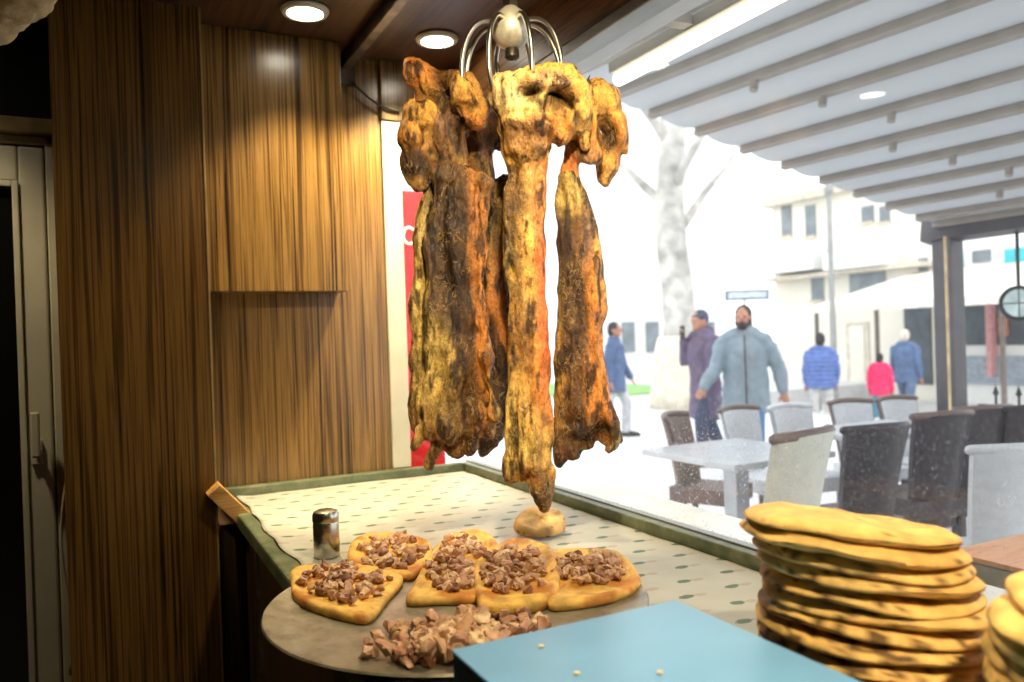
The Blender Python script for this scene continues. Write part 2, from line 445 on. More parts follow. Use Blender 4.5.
# rolled cloth in the top left corner
rc = G(); P0 = atD(-45, 22, 1.5); P1 = atD(22, -32, 1.35)
rc.tube([P0 + (P1 - P0) * (i / 12) for i in range(13)], [.068 + .008 * math.sin(i * 2.1) for i in range(13)], 20, round_ends=True)
me = remesh(rc, .006, 3); co, no = vget(me); co += no * (nz(co, 22, 22, 22, 3, 3) * .008)[:, None]; me.vertices.foreach_set('co', co.astype(np.float32).ravel()); me.update()
me.transform(Matrix.Translation(-P0)); tag(link('rolled_cloth', me, m_cloth, None, P0, smooth=True), 'crumpled beige rolled cloth in the upper left corner under the ceiling', 'cloth')

# ------------------------------------------------------------------ ceiling lamps
m_emit = NT('lamp_diffuser'); m_emit.b.inputs['Emission Color'].default_value = (1, .93, .76, 1); m_emit.b.inputs['Emission Strength'].default_value = 22; m_emit = m_emit.m
WARM = (1, .82, .48)
def downlight(x, y, label, power=46, group=None, spread=92, aim=None, blend=.6):
    t = thing('downlight', label, 'ceiling lamp', (x, y, ZC), group)
    g = G(); g.lathe([(.050, -.001), (.066, -.001), (.069, -.006), (.064, -.014), (.052, -.016), (.049, -.006)], 40, (x, y, ZC)); obj('trim_ring', g, m_white, t, smooth='auto')
    g = G(); g.lathe([(.0, -.006), (.049, -.006), (.049, -.012), (.03, -.014), (.0, -.015)], 32, (x, y, ZC)); obj('diffuser', g, m_emit, t, smooth='auto')
    l = bpy.data.lights.new('lamp_light', 'SPOT'); l.energy = power; l.color = WARM; l.spot_size = math.radians(spread); l.spot_blend = blend; l.shadow_soft_size = .045
    o = bpy.data.objects.new('lamp_light', l); COL.objects.link(o); o.parent = t; o.location = (0, 0, -.03)
    if aim is not None: o.rotation_euler = (Vector(aim) - Vector((x, y, ZC - .03))).to_track_quat('-Z', 'Y').to_euler()
p1 = atz(305, 13, ZC - .012); p2 = atz(437, 41, ZC - .012)
downlight(p1.x, p1.y, 'round recessed ceiling lamp in front of the projecting wood panel')
downlight(p2.x, p2.y, 'round recessed ceiling lamp behind the hanging meat, right of the rail', 105, None, 84, (.80, 2.72, 1.45))
for x, y, e, sp, am in ((.68, 1.10, 36, 110, None), (.46, -.30, 150, 110, None), (-.55, 2.28, 22, 110, None), (.28, .32, 150, 46, (.84, 1.62, 1.62))):  # unseen lamps added to brighten counter, bread, door and meat
    downlight(x, y, 'round ceiling lamp out of view, added for fill light in the room', e, 'added fill lamps out of view', sp, am)

# hanging rail and cable under the ceiling
a = atz(460, -17, ZC - .03); b = atY(346, 80, YB - .012)
b = Vector((b.x, YB - .006, ZC - .03)); a = Vector((b.x + .01, .2, ZC - .03))
rl = thing('ceiling_rail', 'dark scuffed steel rail fixed along the ceiling left of the meat', 'rail', (a.x, 1.4, ZC))
g = G(); g.box(b.x - .016, b.x + .016, a.y, b.y, ZC - .046, ZC - .001); obj('bar', g, m_railm, rl, bevel=.003)
g = G(); g.box(b.x - .03, b.x + .03, b.y - .012, b.y, ZC - .10, ZC - .004); obj('end_plate', g, m_railm, rl, bevel=.003)
ca = atY(352, 82, YB - .03); cb = atY(400, 112, YB - .03)
g = G(); g.tube([ca.lerp(cb, i / 10) + Vector((0, 0, -.02 * math.sin(math.pi * i / 10))) for i in range(11)], .004, 6)
tag(obj('black_wire', g, m_black, origin=ca, smooth=True), 'thin black wire strung across the wood below the rail end', 'wire')

# ------------------------------------------------------------------ counter
ct = thing('counter', 'serving counter with green marble rim and dark wood body under the window', 'counter', (.72, 1.5, 0))
XL = .305
obj('body', G().box(XL + .03, XW - .002, .12, YB - .002, .0, T - .04), m_cab, ct, bevel=.003)
obj('top', G().box(XL + .058, XW - .035, .12, YB - .03, T - .039, T - .002), simple('pale_counter_top', (190, 186, 170), .5), ct)
obj('left_rim', G().box(XL, XL + .058, .12, YB - .03, T - .038, T + .004), m_green, ct, bevel=.006)
obj('back_curb', G().box(XL, XW - .035, YB - .03, YB - .0, T - .038, T + .033), m_green, ct, bevel=.005)
obj('window_curb', G().box(XW - .034, XW - .007, .12, YB - .0, T - .038, T + .031), m_green, ct, bevel=.004)
g = G(); q = atX(258, 560, XL + .028); g.box(XL + .022, XL + .03, q.y - .012, q.y + .012, .55, .90); obj('metal_strip', g, m_steel, ct)
# printed paper
def paperfn(u, v):
    x = XL + .035 + u * (XW - .04 - XL - .035); y = .55 + v * (YB - .036 - .55)
    z = T + .003 + .0025 * noise.noise(Vector((x * 9, y * 9, 2))) + .0015
    if u < .06: x += .018 * noise.noise(Vector((y * 6, 3, 1))); z += .006 * (1 - u / .06) * (1 + noise.noise(Vector((y * 7, 0, 5)))) * .7
    return (x, y, z)
pp = G(); pp.grid(paperfn, 60, 120, (0, 0, -.0006))
tag(obj('wrapping_paper', pp, m_paper, origin=(.7, 1.6, T), smooth=True), 'white printed wrapping paper with small green marks spread over the counter', 'paper')

# wood offcut in the gap beside the counter
wo = G(); A = atY(212, 488, 2.40); B = atY(243, 517, 2.40)
mt = Matrix.Translation((A + B) / 2) @ Matrix.Rotation(math.atan2(A.z - B.z, B.x - A.x), 4, 'Y')
ln = (B - A).length / 2
wo.box(-ln, ln, -.045, .045, -.022, .022, mt)
tag(obj('wood_offcut', wo, m_block, origin=(A + B) / 2, bevel=.002), 'short pale wooden block leaning in the gap between pillar and counter', 'wood block')

# ------------------------------------------------------------------ round pan
PC = Vector((.536, 1.311, T + .0125)); PR = .328
pn = G(); z = PC.z
pn.lathe([(0, 0), (PR - .052, 0), (PR - .047, .0025), (PR - .016, .003), (PR - .004, .008), (PR + .003, .0088), (PR + .005, .006), (PR - .004, .002), (PR - .02, -.001), (0, -.0015)], 96, PC)
tag(obj('round_pan', pn, m_pan, origin=PC, smooth='auto'), 'large round worn steel tray holding the topped flatbread slices', 'tray')
ZP = PC.z + .002

# pide slices
def inside(p, poly):
    c = False; j = len(poly) - 1
    for i in range(len(poly)):
        if (poly[i][1] > p[1]) != (poly[j][1] > p[1]) and p[0] < (poly[j][0] - poly[i][0]) * (p[1] - poly[i][1]) / (poly[j][1] - poly[i][1] + 1e-12) + poly[i][0]: c = not c
        j = i
    return c
def edged(p, poly):
    m = 9
    for i in range(len(poly)):
        a = Vector(poly[i]); b = Vector(poly[(i + 1) % len(poly)]); ab = b - a; q = Vector(p) - a
        tt = max(0, min(1, q.dot(ab) / max(ab.length_squared, 1e-9))); m = min(m, (q - ab * tt).length)
    return m
def chunk_mesh(i, size=1):
    rnd = random.Random(100 + i); g = G()
    d = Vector((rnd.uniform(.8, 1.45), rnd.uniform(.6, 1.0), rnd.uniform(.35, .7))) * .0095 * size
    g.box(-d.x, d.x, -d.y, d.y, -d.z, d.z)
    import bmesh
    me = g.mesh('meat_chunk'); bm = bmesh.new(); bm.from_mesh(me)
    bmesh.ops.subdivide_edges(bm, edges=bm.edges, cuts=3, use_grid_fill=True)
    for v in bm.verts:
        n = Vector((noise.noise(v.co * 90 + Vector((i * 3.1, 0, 0))), noise.noise(v.co * 90 + Vector((0, i * 2.7, 5))), noise.noise(v.co * 90 + Vector((9, 0, i)))))
        k = 1 - .22 * ((v.co.x / d.x) ** 2 * (v.co.y / d.y) ** 2 + (v.co.z / d.z) ** 2 * (v.co.x / d.x) ** 2 + (v.co.y / d.y) ** 2 * (v.co.z / d.z) ** 2) / 1.5
        v.co = v.co * k + n * .0055 * size
        v.co.z += .12 * d.x * math.sin(v.co.x / d.x * 1.5 + i)
    bm.to_mesh(me); bm.free(); me.materials.append(m_chunk)
    me.polygons.foreach_set('use_smooth', [True] * len(me.polygons)); me.set_sharp_from_angle(angle=math.radians(38)); return me
CH = [chunk_mesh(i) for i in range(10)]
def chunk(loc, parent=None, s=1.0, name='meat_chunk', flat=.5):
    o = bpy.data.objects.new(name, random.choice(CH)); COL.objects.link(o)
    o.location = loc; o.rotation_euler = (random.gauss(0, flat), random.gauss(0, flat), random.uniform(0, 6.28)); k = s * random.uniform(.75, 1.25); o.scale = (k, k, k)
    if parent is not None: o.parent = parent
    return o
SL = [
 ([(291, 570), (302, 565), (329, 564), (366, 567), (403, 575), (388, 596), (370, 616), (344, 614), (311, 604), (294, 595), (291, 583)], .000, (340, 582, 52, 19), 72, 'topped flatbread wedge at the left edge of the tray, nearest the pillar'),
 ([(348, 550), (354, 539), (366, 534), (389, 532), (413, 535), (429, 541), (432, 552), (426, 562), (413, 574), (398, 574), (378, 571), (351, 566)], .000, (390, 551, 34, 17), 72, 'topped flatbread piece behind the left wedge, just beside the shaker'),
 ([(407, 599), (413, 585), (424, 563), (437, 545), (452, 534), (467, 529), (480, 529), (494, 537), (498, 549), (488, 562), (478, 578), (477, 597), (440, 598)], .000, (456, 562, 30, 28), 92, 'topped flatbread piece with straight cut front edge, third from the left'),
 ([(473, 566), (480, 557), (500, 543), (518, 537), (539, 541), (553, 551), (560, 580), (547, 597), (515, 604), (482, 604), (475, 590)], .007, (516, 568, 33, 24), 92, 'topped flatbread piece with thick pale crust lying over its neighbours below the meat tip'),
 ([(552, 551), (575, 548), (597, 548), (617, 551), (632, 563), (641, 580), (627, 591), (598, 599), (556, 604), (546, 598), (545, 575)], .000, (590, 566, 36, 15), 80, 'topped flatbread piece at the right end of the row beside the blue box'),
]
def densify(poly, n):
    out = []; L = len(poly)
    for i in range(L):
        p0, p1, p2, p3 = [np.array(poly[(i + k) % L], float) for k in (-1, 0, 1, 2)]
        for k in range(n):
            t = k / n; out.append(tuple(.5 * ((2 * p1) + (p2 - p0) * t + (2 * p0 - 5 * p1 + 4 * p2 - p3) * t * t + (3 * p1 - p0 - 3 * p2 + p3) * t ** 3)))
    return out
for si, (out, lift, top, nch, lab) in enumerate(SL):
    zt_ = ZP + .012 + lift
    poly = [tuple(atz(x, y, zt_)[:2]) for x, y in densify(out, 4)]
    cen = Vector((sum(p[0] for p in poly) / len(poly), sum(p[1] for p in poly) / len(poly), ZP + lift))
    rt = thing('pide_slice', lab, 'flatbread slice', cen, 'topped flatbread slices on the round tray')
    g = G(); N = 54
    xs = [p[0] for p in poly]; ys = [p[1] for p in poly]; x0, x1, y0, y1 = min(xs), max(xs), min(ys), max(ys)
    # concentric rings: outline shrunk to the centre
    rings = [1.0, 1.0, .985, .95, .9, .82, .72, .6, .45, .3, .15, .03]; np_ = len(poly); o = 0
    for ri, s in enumerate(rings):
        for p in poly:
            q = Vector((cen.x + (p[0] - cen.x) * s, cen.y + (p[1] - cen.y) * s)); d = (1 - s) * .09
            h = .0 if ri == 0 else (.007 if ri == 1 else .0095 + .006 * math.exp(-((d - .010) / .009) ** 2) + .002 * noise.noise(Vector((q.x * 60, q.y * 60, si))))
            g.v.append(Vector((q.x, q.y, ZP + lift + h - (lift if ri == 0 and lift else 0))))
    for ri in range(len(rings) - 1):
        for k in range(np_):
            a = ri * np_ + k; b = ri * np_ + (k + 1) % np_; g.f.append((a, b, b + np_, a + np_))
    g.f.append(tuple(range((len(rings) - 1) * np_, len(rings) * np_))); g.f.append(tuple(range(np_))[::-1])
    cr = obj('crust', g, m_pide, rt, smooth=True); me = cr.data; co, no = vget(me)
    base = np.tile(L3((236, 188, 98)), (len(co), 1)); n1 = nz(co, 40, 40, 40, si); n2 = nz(co, 18, 18, 18, si + 5)
    base = base * (1 + .18 * n1[:, None]); br = np.clip((n2 - .05) * 2.6, 0, .8)[:, None]; base = base * (1 - br) + L3((184, 104, 36)) * br
    paint(me, np.clip(base, 0, 1))
    k = 0; tries = 0
    while k < nch and tries < 2000:
        tries += 1
        a = random.uniform(0, 6.28); r = math.sqrt(random.random()); px = top[0] + top[2] * r * math.cos(a); py = top[1] + top[3] * r * math.sin(a)
        P = atz(px, py, zt_ + .006)
        if not inside((P.x, P.y), poly) or edged((P.x, P.y), poly) < .013: continue
        hz = zt_ + .005 + (.010 * (1 - r) * random.random())
        chunk(Vector((P.x, P.y, hz)) - cen, rt, .92, flat=.4); k += 1

# heap of chopped meat on the pan
hc = atz(455, 645, ZP + .01)
e1 = atz(372, 655, ZP + .006) ; e2 = atz(546, 622, ZP + .006)
for i in range(190):
    while True:
        u, v = random.gauss(0, .42), random.gauss(0, .42)
        if u * u + v * v < 1: break
    px = 458 + 92 * u; py = 640 - 12 * u + 30 * v
    r2 = u * u + v * v; hz = ZP + .007 + max(0, .036 * (1 - r2) * (1 - .5 * abs(u))) * random.random() ** .6
    P = atz(px, py, hz)
    if (Vector((P.x, P.y)) - Vector((PC.x, PC.y))).length > PR - .03: continue
    o = chunk(P, None, 1.22, flat=.5); tag(o, 'chunk of chopped roast meat in the loose heap at the front of the steel tray', 'meat chunk', 'chopped meat heaped on the steel tray')

# shaker
sp_ = atz(327, 556, T + .006); sh = thing('salt_shaker', 'small stainless steel shaker standing on the green rim', 'shaker', sp_)
g = G(); g.lathe([(0, 0), (.027, 0), (.0285, .003), (.0285, .074), (.0275, .077), (0, .077)], 36, sp_); obj('body', g, m_steel, sh, smooth='auto')
g = G(); g.lathe([(.0285, .0775), (.0292, .079), (.0292, .092), (.026, .099), (.015, .103), (0, .104)], 36, sp_); cp = obj('cap', g, m_steel, sh, smooth='auto')
g = G()
for k in range(7):
    a = k * math.pi * 2 / 6; r = .012 if k < 6 else 0
    g.lathe([(0, 0), (.0016, 0), (.0016, .0012), (0, .0012)], 8, sp_ + Vector((r * math.cos(a), r * math.sin(a), .1028)))
obj('holes', g, m_black, cp)

# ------------------------------------------------------------------ flatbreads
def bread(center, r, tilt_ax, tilt, seed, label, group, char=.3, thick=.017, elong=1.0, rotz=0, chardir=(-1, -.3), colour=(236, 194, 118), bulge=1.0):
    g = G(); nr, na = 16, 72; rnd = random.Random(seed)
    for side in (0, 1):
        for j in range(nr + 1):
            s = j / nr
            rr = math.sin(s * math.pi / 2)
            for k in range(na):
                a = 2 * math.pi * k / na
                edge = 1 + .06 * noise.noise(Vector((math.cos(a) * 1.3 + seed * 3.3, math.sin(a) * 1.3, seed))) + .012 * noise.noise(Vector((math.cos(a) * 5, math.sin(a) * 5, seed * 2.)))
                x = r * rr * edge * math.cos(a) * elong; y = r * rr * edge * math.sin(a)
                prof = max(0, 1 - rr ** 10) ** .5 if rr < 1 else 0
                rim = (1 + .16 * math.exp(-((rr - .84) / .11) ** 2)) * (1 + .35 * noise.noise(Vector((math.cos(a) * 2 + seed, math.sin(a) * 2, seed * .37))))
                h = thick / 2 * prof * rim * (1 if side == 0 else .8)
                wav = .0075 * noise.noise(Vector((x * 11 + seed, y * 11, seed * 1.3))) + .0026 * noise.noise(Vector((x * 36, y * 36, seed))) * (1 if rr < .93 else .4)
                droop = -.006 * rr ** 3 * (1 + noise.noise(Vector((math.cos(a), math.sin(a), seed * .7))))
                z = (h if side == 0 else -h) + wav * (1.0 if side == 0 else .6) + droop
                g.v.append(Vector((x, y, z)))
    m = (nr + 1) * na
    for side in (0, 1):
        for j in range(nr):
            for k in range(na):
                a = side * m + j * na + k; b = side * m + j * na + (k + 1) % na
                g.f.append((a, b, b + na, a + na) if side == 0 else (a, a + na, b + na, b))
    rotm = Matrix.Rotation(tilt, 4, Vector(tilt_ax)) @ Matrix.Rotation(rotz, 4, 'Z')
    import bmesh
    me = bpy.data.meshes.new('flatbread'); me.from_pydata([tuple(v) for v in g.v], [], g.f); me.update()
    bm = bmesh.new(); bm.from_mesh(me); bmesh.ops.remove_doubles(bm, verts=bm.verts, dist=.0004); bmesh.ops.recalc_face_normals(bm, faces=bm.faces); bm.to_mesh(me); bm.free()
    co, no = vget(me); n1 = nz(co, 16, 16, 30, seed); n2 = nz(co, 62, 62, 80, seed + 4, 3)
    base = np.tile(L3(colour), (len(co), 1)) * (1 + .22 * n1[:, None])
    rad = np.linalg.norm(co[:, :2], axis=1) / r
    # baked rim tone and charring from the oven side
    cd = np.array(Matrix.Rotation(-rotz, 2) @ Vector(chardir).normalized()); side_ = (co[:, :2] @ cd) / r
    br = np.clip(.5 * n1 + .7 * (rad - .85), 0, .7)[:, None]; base = base * (1 - br) + L3((190, 120, 48)) * br
    ch = np.clip((n2 * 1.9 + n1 * .6 + side_ * 1.7 * char - 1.3 + char * .8 + (rad - .9) * 1.0) * 3.0, 0, .9)[:, None]
    base = base * (1 - ch) + L3((66, 38, 18)) * ch
    paint(me, np.clip(base, 0, 1)); me.transform(rotm)
    o = link('flatbread', me, m_bread, None, center, smooth=True)
    return tag(o, label, 'flatbread', group)
ORD = ['top', 'second', 'third', 'fourth', 'fifth', 'sixth', 'seventh', 'eighth', 'ninth', 'tenth', 'eleventh', 'twelfth', 'thirteenth', 'fourteenth', 'fifteenth']
Fh0 = Vector((_F0.x, _F0.y, 0)); Rh0 = Vector((_R0.x, _R0.y, 0))
LR = [(740, 945), (737, 952), (750, 958), (752, 963), (755, 966), (757, 970), (752, 972), (751, 976), (752, 977), (750, 979), (746, 981), (742, 983), (742, 982)]
NB = len(LR)
DST = 1.0
for i in range(NB):
    f = i / (NB - 1); l, r_ = LR[i]; r = (r_ - l) / 2 / FPX * DST * .985; lat = ((l + r_) / 2 - CX) / FPX * DST
    zc = 1.174 - f * (1.174 - T - .017)
    c = Vector((F.x, F.y, 0)).normalized() * DST + Vector((_R0.x, _R0.y, 0)) * lat; c.z = zc
    tl = math.radians(9.0 - 6.5 * f + random.uniform(-1.1, 1.1))
    lab = ('topmost flatbread on the tall stack' if i == 0 else 'lowest flatbread at the base of the tall stack' if i == NB - 1 else ORD[i] + ' flatbread from the top of the tall stack by the window')
    ch = .12 if i < 2 else (.34 if i < 5 else .5 if i < 10 else .38)
    bread(c, r, (Fh0 * 9 - Rh0 * 5).normalized(), tl, 10 + i, lab, 'flatbreads in the tall stack by the window', ch, .0195 * random.uniform(.85, 1.15), 1.0, 0, (-.9, -.35))
cz = Vector((.822, .372, 0))
for i in range(12):
    c = cz + Vector((random.uniform(-.006, .006), random.uniform(-.006, .006), 1.157 - i * .0182))
    if i == 0: c += Rh0 * .028
    lab = 'topmost flatbread on the stack cut by the right edge' if i == 0 else ORD[i] + ' flatbread from the top of the stack cut by the right edge'
    bread(c, .138 + .004 * math.sin(i * 2.2), F.to_2d().normalized().to_3d(), math.radians(5 - 5 * i / 11), 40 + i, lab, 'flatbreads in the stack at the right edge', .25 if i < 3 else .45, .0205)
# small round bread under the meat tip
b0 = atz(540, 522, T + .034)
bread(b0, .060, Rh0, math.radians(15), 77, 'small round pale flatbread on the paper under the meat tip', None, .02, .026, 1.05, 0, (-1, 0), (232, 190, 128))

# ------------------------------------------------------------------ blue box
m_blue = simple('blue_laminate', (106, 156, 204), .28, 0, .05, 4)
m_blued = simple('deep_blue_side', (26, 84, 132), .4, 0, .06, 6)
ZB = 1.07; A = atz(455, 653, ZB); B = atz(670, 597, ZB)
bx = thing('blue_box', 'blue flat-topped box in the foreground beside the bread stack', 'box', ((A.x + B.x) / 2, .55, T + .004))
y1b = (A.y + B.y) / 2
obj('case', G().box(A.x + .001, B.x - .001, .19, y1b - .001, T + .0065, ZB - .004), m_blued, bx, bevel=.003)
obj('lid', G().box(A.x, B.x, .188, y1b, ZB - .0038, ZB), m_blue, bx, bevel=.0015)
# crumbs on the box lid
for (x, y) in ((577, 673), (660, 672), (541, 646)):
    p = atz(x, y, ZB + .002); g = G(); g.ell(p, (.004, .0028, .0016), 10, 6)
    tag(obj('crumb', g, simple('crumb', (214, 196, 150), .8), origin=p, smooth=True), 'pale bread crumb lying on the blue box lid', 'crumb', 'crumbs on the blue lid')

# ------------------------------------------------------------------ hook hanger and lamb
DM = 1.75
def P(x, y, dz=0): return atD(x, y, DM + dz)
PX = DM / FPX
hubc = P(511, 29); hk = thing('hook_hanger', 'steel hanger with a round hub and curved hooks hanging from the ceiling', 'meat hanger', (hubc.x, hubc.y, ZC))
g = G(); g.lathe([(0, .05), (.013, .05), (.016, .046), (.030, .034), (.040, .016), (.043, 0), (.040, -.018), (.030, -.034), (.014, -.044), (0, -.046)], 40, hubc)
m_hub = simple('dull_steel', (206, 200, 184), .42, .4, .15, 30)
hub = obj('hub', g, m_hub, hk, smooth=True)
g = G(); g.lathe([(0, 0), (.014, 0), (.017, -.008), (.017, -.02), (.011, -.026), (0, -.028)], 16, hubc + Vector((0, 0, -.042))); obj('lower_nut', g, m_railm, hub, smooth='auto')
g = G(); g.tube([hubc + Vector((0, 0, .045)), Vector((hubc.x, hubc.y, ZC))], .0085, 14); g.lathe([(0, .0), (.018, .0), (.018, .012), (0, .012)], 6, hubc + Vector((0, 0, .047))); obj('rod', g, m_steel, hk, smooth='auto')
Rh = Vector((_R0.x, _R0.y, 0)); Fh = Vector((_F0.x, _F0.y, 0))
for k in range(8):
    a = k * math.pi / 4 + .35; d = Rh * math.cos(a) + Fh * math.sin(a); pts = []; rr = []
    for i in range(26):
        s = i / 25
        if s < .62:
            th = s / .62 * math.pi / 2; rad = .034 + .082 * math.sin(th); z = .012 + .008 * math.sin(th * 2) - .123 * (1 - math.cos(th)) ** 1.05
        else:
            th = (s - .62) / .38 * math.pi * 1.02; rad = .116 - .018 * (1 - math.cos(th)) * .9; z = -.111 - .03 * math.sin(th) - .04 * (s - .62) / .38
        pts.append(hubc + d * rad + Vector((0, 0, z))); rr.append(.0052 if s < .85 else .0052 * (1 - (s - .85) / .15 * .9))
    g = G(); g.tube(pts, rr, 10); obj('hook', g, m_steel, hk, smooth=True)

for a_, b_, o_ in (((500, 80), (497, 60), 0.0), ((582, 96), (590, 75), -.02)):
    g = G(); g.tube([P(*a_, o_), P((a_[0] + b_[0]) / 2 - .5, (a_[1] + b_[1]) / 2, o_), P(*b_, o_)], [.0065, .005, .0008], 8); obj('spike', g, m_railm, hk, smooth=True)
def meat(name, prims, dents, cols, base, parent, voxel=.0038, amp=.006, seed=1, char=.25, streak=1.0, dz=0):
    g = G()
    for pr in prims:
        if pr[0] == 't':
            pts = [P(q[0], q[1], q[2]) for q in pr[1]]; rad = [q[3] * PX for q in pr[1]]
            g.tube(pts, rad, 12, (Fh, pr[2]) if len(pr) > 2 else None, True)
        else:
            _, x, y, dz, rx, ry, rz = pr[:7]; rot = pr[7] if len(pr) > 7 else 0
            mt = Matrix((Rh, Fh, Vector((0, 0, 1)))).transposed() @ Matrix.Rotation(rot, 3, 'Y')
            g.ell(P(x, y, dz), (rx * PX, rz * PX, ry * PX), 18, 12, mt)
    me = remesh(g, voxel, 3, .5); co, no = vget(me)
    n1 = nz(co, 24, 24, 6, seed, 3); n2 = nz(co, 80, 80, 34, seed + 3, 3); n3 = nz(co, 14, 14, 14, seed + 9, 2)
    rid = 1 - np.abs(nz(co, 34, 34, 8, seed + 20, 2)) * 2.4
    disp = n1 * amp * 1.3 + n2 * amp * .3 + n3 * amp * 1.2 + (rid - .5) * amp * .5 * streak
    lat = (co - np.array(CAM)) @ np.array(Rh); hz = co[:, 2]; dep = (co - np.array(CAM)) @ np.array(Fh)
    def lz(x, y): p = P(x, y, dz); return (p - CAM).dot(Rh), p.z
    hollow_shade = np.zeros(len(co))
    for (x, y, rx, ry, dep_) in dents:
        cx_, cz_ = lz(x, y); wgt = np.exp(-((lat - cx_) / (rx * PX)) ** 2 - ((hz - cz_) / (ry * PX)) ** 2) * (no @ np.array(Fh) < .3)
        disp = disp - wgt * dep_; hollow_shade = np.maximum(hollow_shade, np.clip(wgt * 1.5, 0, 1) * min(1, dep_ / .02))  # shade of the hollows painted in, deeper ones darker
    co = co + no * disp[:, None]
    wl_ = lat + n1 * .018; wz_ = hz + n3 * .03
    acc = np.tile(L3(base), (len(co), 1)) * .35; ws = np.full(len(co), .35)
    for (x, y, rx, ry, c, wt) in cols:
        cx_, cz_ = lz(x, y); wgt = wt * np.exp(-np.minimum(((wl_ - cx_) / (rx * PX)) ** 2 + ((wz_ - cz_) / (ry * PX)) ** 2, 40) ** 1.2)
        acc += wgt[:, None] * L3(c); ws += wgt
    c = acc / ws[:, None]
    n4 = nz(co, 60, 60, 22, seed + 31, 4); c = c * (1 + .5 * n4[:, None])
    char_shade = np.clip((nz(co, 70, 70, 17, seed + 40, 4) * 1.0 + nz(co, 30, 30, 7, seed + 44, 2) * .8 - .34 + char) * 2.6, 0, .86); char_shade = np.maximum(char_shade, hollow_shade * .9)  # char patches plus the painted shade of the hollows
    c = c * (1 - char_shade[:, None]) + L3((34, 20, 11)) * char_shade[:, None]
    me.vertices.foreach_set('co', co.astype(np.float32).ravel()); me.update(); paint(me, np.clip(c, .004, 1))
    base_ = worldloc(parent); me.transform(Matrix.Translation(-base_))
    return link(name, me, m_meat, parent, smooth=True)

GOLD, YEL, ORG, RED, DRK, BRN, FAT, PUR, OLV = (226, 168, 80), (226, 190, 104), (232, 144, 58), (236, 112, 62), (60, 40, 20), (128, 86, 44), (236, 206, 148), (148, 116, 100), (172, 138, 62)
grp = 'roast lamb pieces hanging from the steel hooks'
# --- left side of lamb
A_ = thing('roast_lamb_side', 'dark roasted lamb side at the left of the hanging group', 'roast meat', P(455, 180), grp)
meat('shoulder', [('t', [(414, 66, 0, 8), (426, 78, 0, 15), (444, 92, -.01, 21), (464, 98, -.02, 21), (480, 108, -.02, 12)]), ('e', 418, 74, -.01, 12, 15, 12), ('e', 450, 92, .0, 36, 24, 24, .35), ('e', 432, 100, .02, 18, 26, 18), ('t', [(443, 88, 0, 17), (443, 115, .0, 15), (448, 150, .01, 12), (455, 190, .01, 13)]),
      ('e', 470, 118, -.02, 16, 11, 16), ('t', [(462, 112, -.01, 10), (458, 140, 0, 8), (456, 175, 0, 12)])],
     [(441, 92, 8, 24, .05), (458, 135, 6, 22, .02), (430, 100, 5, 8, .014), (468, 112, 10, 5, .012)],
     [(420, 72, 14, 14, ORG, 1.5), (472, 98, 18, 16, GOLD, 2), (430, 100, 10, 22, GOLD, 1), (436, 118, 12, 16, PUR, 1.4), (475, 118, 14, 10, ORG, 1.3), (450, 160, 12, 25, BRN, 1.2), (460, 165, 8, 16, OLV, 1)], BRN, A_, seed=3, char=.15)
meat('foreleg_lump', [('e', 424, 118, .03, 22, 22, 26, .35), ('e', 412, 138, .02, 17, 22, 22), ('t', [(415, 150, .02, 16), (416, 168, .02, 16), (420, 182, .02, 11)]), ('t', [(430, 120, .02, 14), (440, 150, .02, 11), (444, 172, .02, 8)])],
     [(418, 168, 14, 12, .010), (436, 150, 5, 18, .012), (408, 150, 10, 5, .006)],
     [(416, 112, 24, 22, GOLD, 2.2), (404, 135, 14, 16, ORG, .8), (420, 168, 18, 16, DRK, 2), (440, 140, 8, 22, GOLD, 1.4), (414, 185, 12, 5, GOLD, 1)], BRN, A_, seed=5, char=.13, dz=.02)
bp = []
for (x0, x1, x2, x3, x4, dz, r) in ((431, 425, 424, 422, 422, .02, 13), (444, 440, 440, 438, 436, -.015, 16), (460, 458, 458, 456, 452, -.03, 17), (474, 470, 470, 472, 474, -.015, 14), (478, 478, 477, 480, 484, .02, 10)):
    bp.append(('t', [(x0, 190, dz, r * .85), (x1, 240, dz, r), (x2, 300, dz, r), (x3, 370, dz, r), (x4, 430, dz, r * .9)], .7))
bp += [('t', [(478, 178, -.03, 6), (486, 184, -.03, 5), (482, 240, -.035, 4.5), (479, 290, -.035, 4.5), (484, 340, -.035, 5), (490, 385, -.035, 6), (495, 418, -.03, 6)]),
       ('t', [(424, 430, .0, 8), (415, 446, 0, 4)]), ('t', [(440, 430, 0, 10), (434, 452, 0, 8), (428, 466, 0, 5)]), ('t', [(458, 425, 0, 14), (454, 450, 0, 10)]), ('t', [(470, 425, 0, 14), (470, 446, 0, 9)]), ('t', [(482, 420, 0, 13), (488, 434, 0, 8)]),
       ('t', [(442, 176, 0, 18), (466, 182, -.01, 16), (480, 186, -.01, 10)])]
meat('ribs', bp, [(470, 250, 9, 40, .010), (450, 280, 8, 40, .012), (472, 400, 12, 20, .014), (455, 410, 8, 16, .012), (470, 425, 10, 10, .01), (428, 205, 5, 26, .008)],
     [(420, 320, 8, 130, YEL, 1.6), (438, 360, 14, 40, YEL, 1.8), (450, 225, 22, 55, DRK, 2.2), (440, 285, 14, 40, DRK, 1.8), (468, 300, 12, 60, DRK, 2), (482, 330, 5, 120, ORG, 2.6), (455, 400, 16, 36, OLV, 1.2), (475, 405, 18, 30, BRN, 1.4), (440, 430, 26, 24, BRN, 1.3), (492, 405, 7, 26, YEL, 1.6), (424, 220, 5, 28, FAT, 1)], BRN, A_, seed=7, char=.30, amp=.0065)
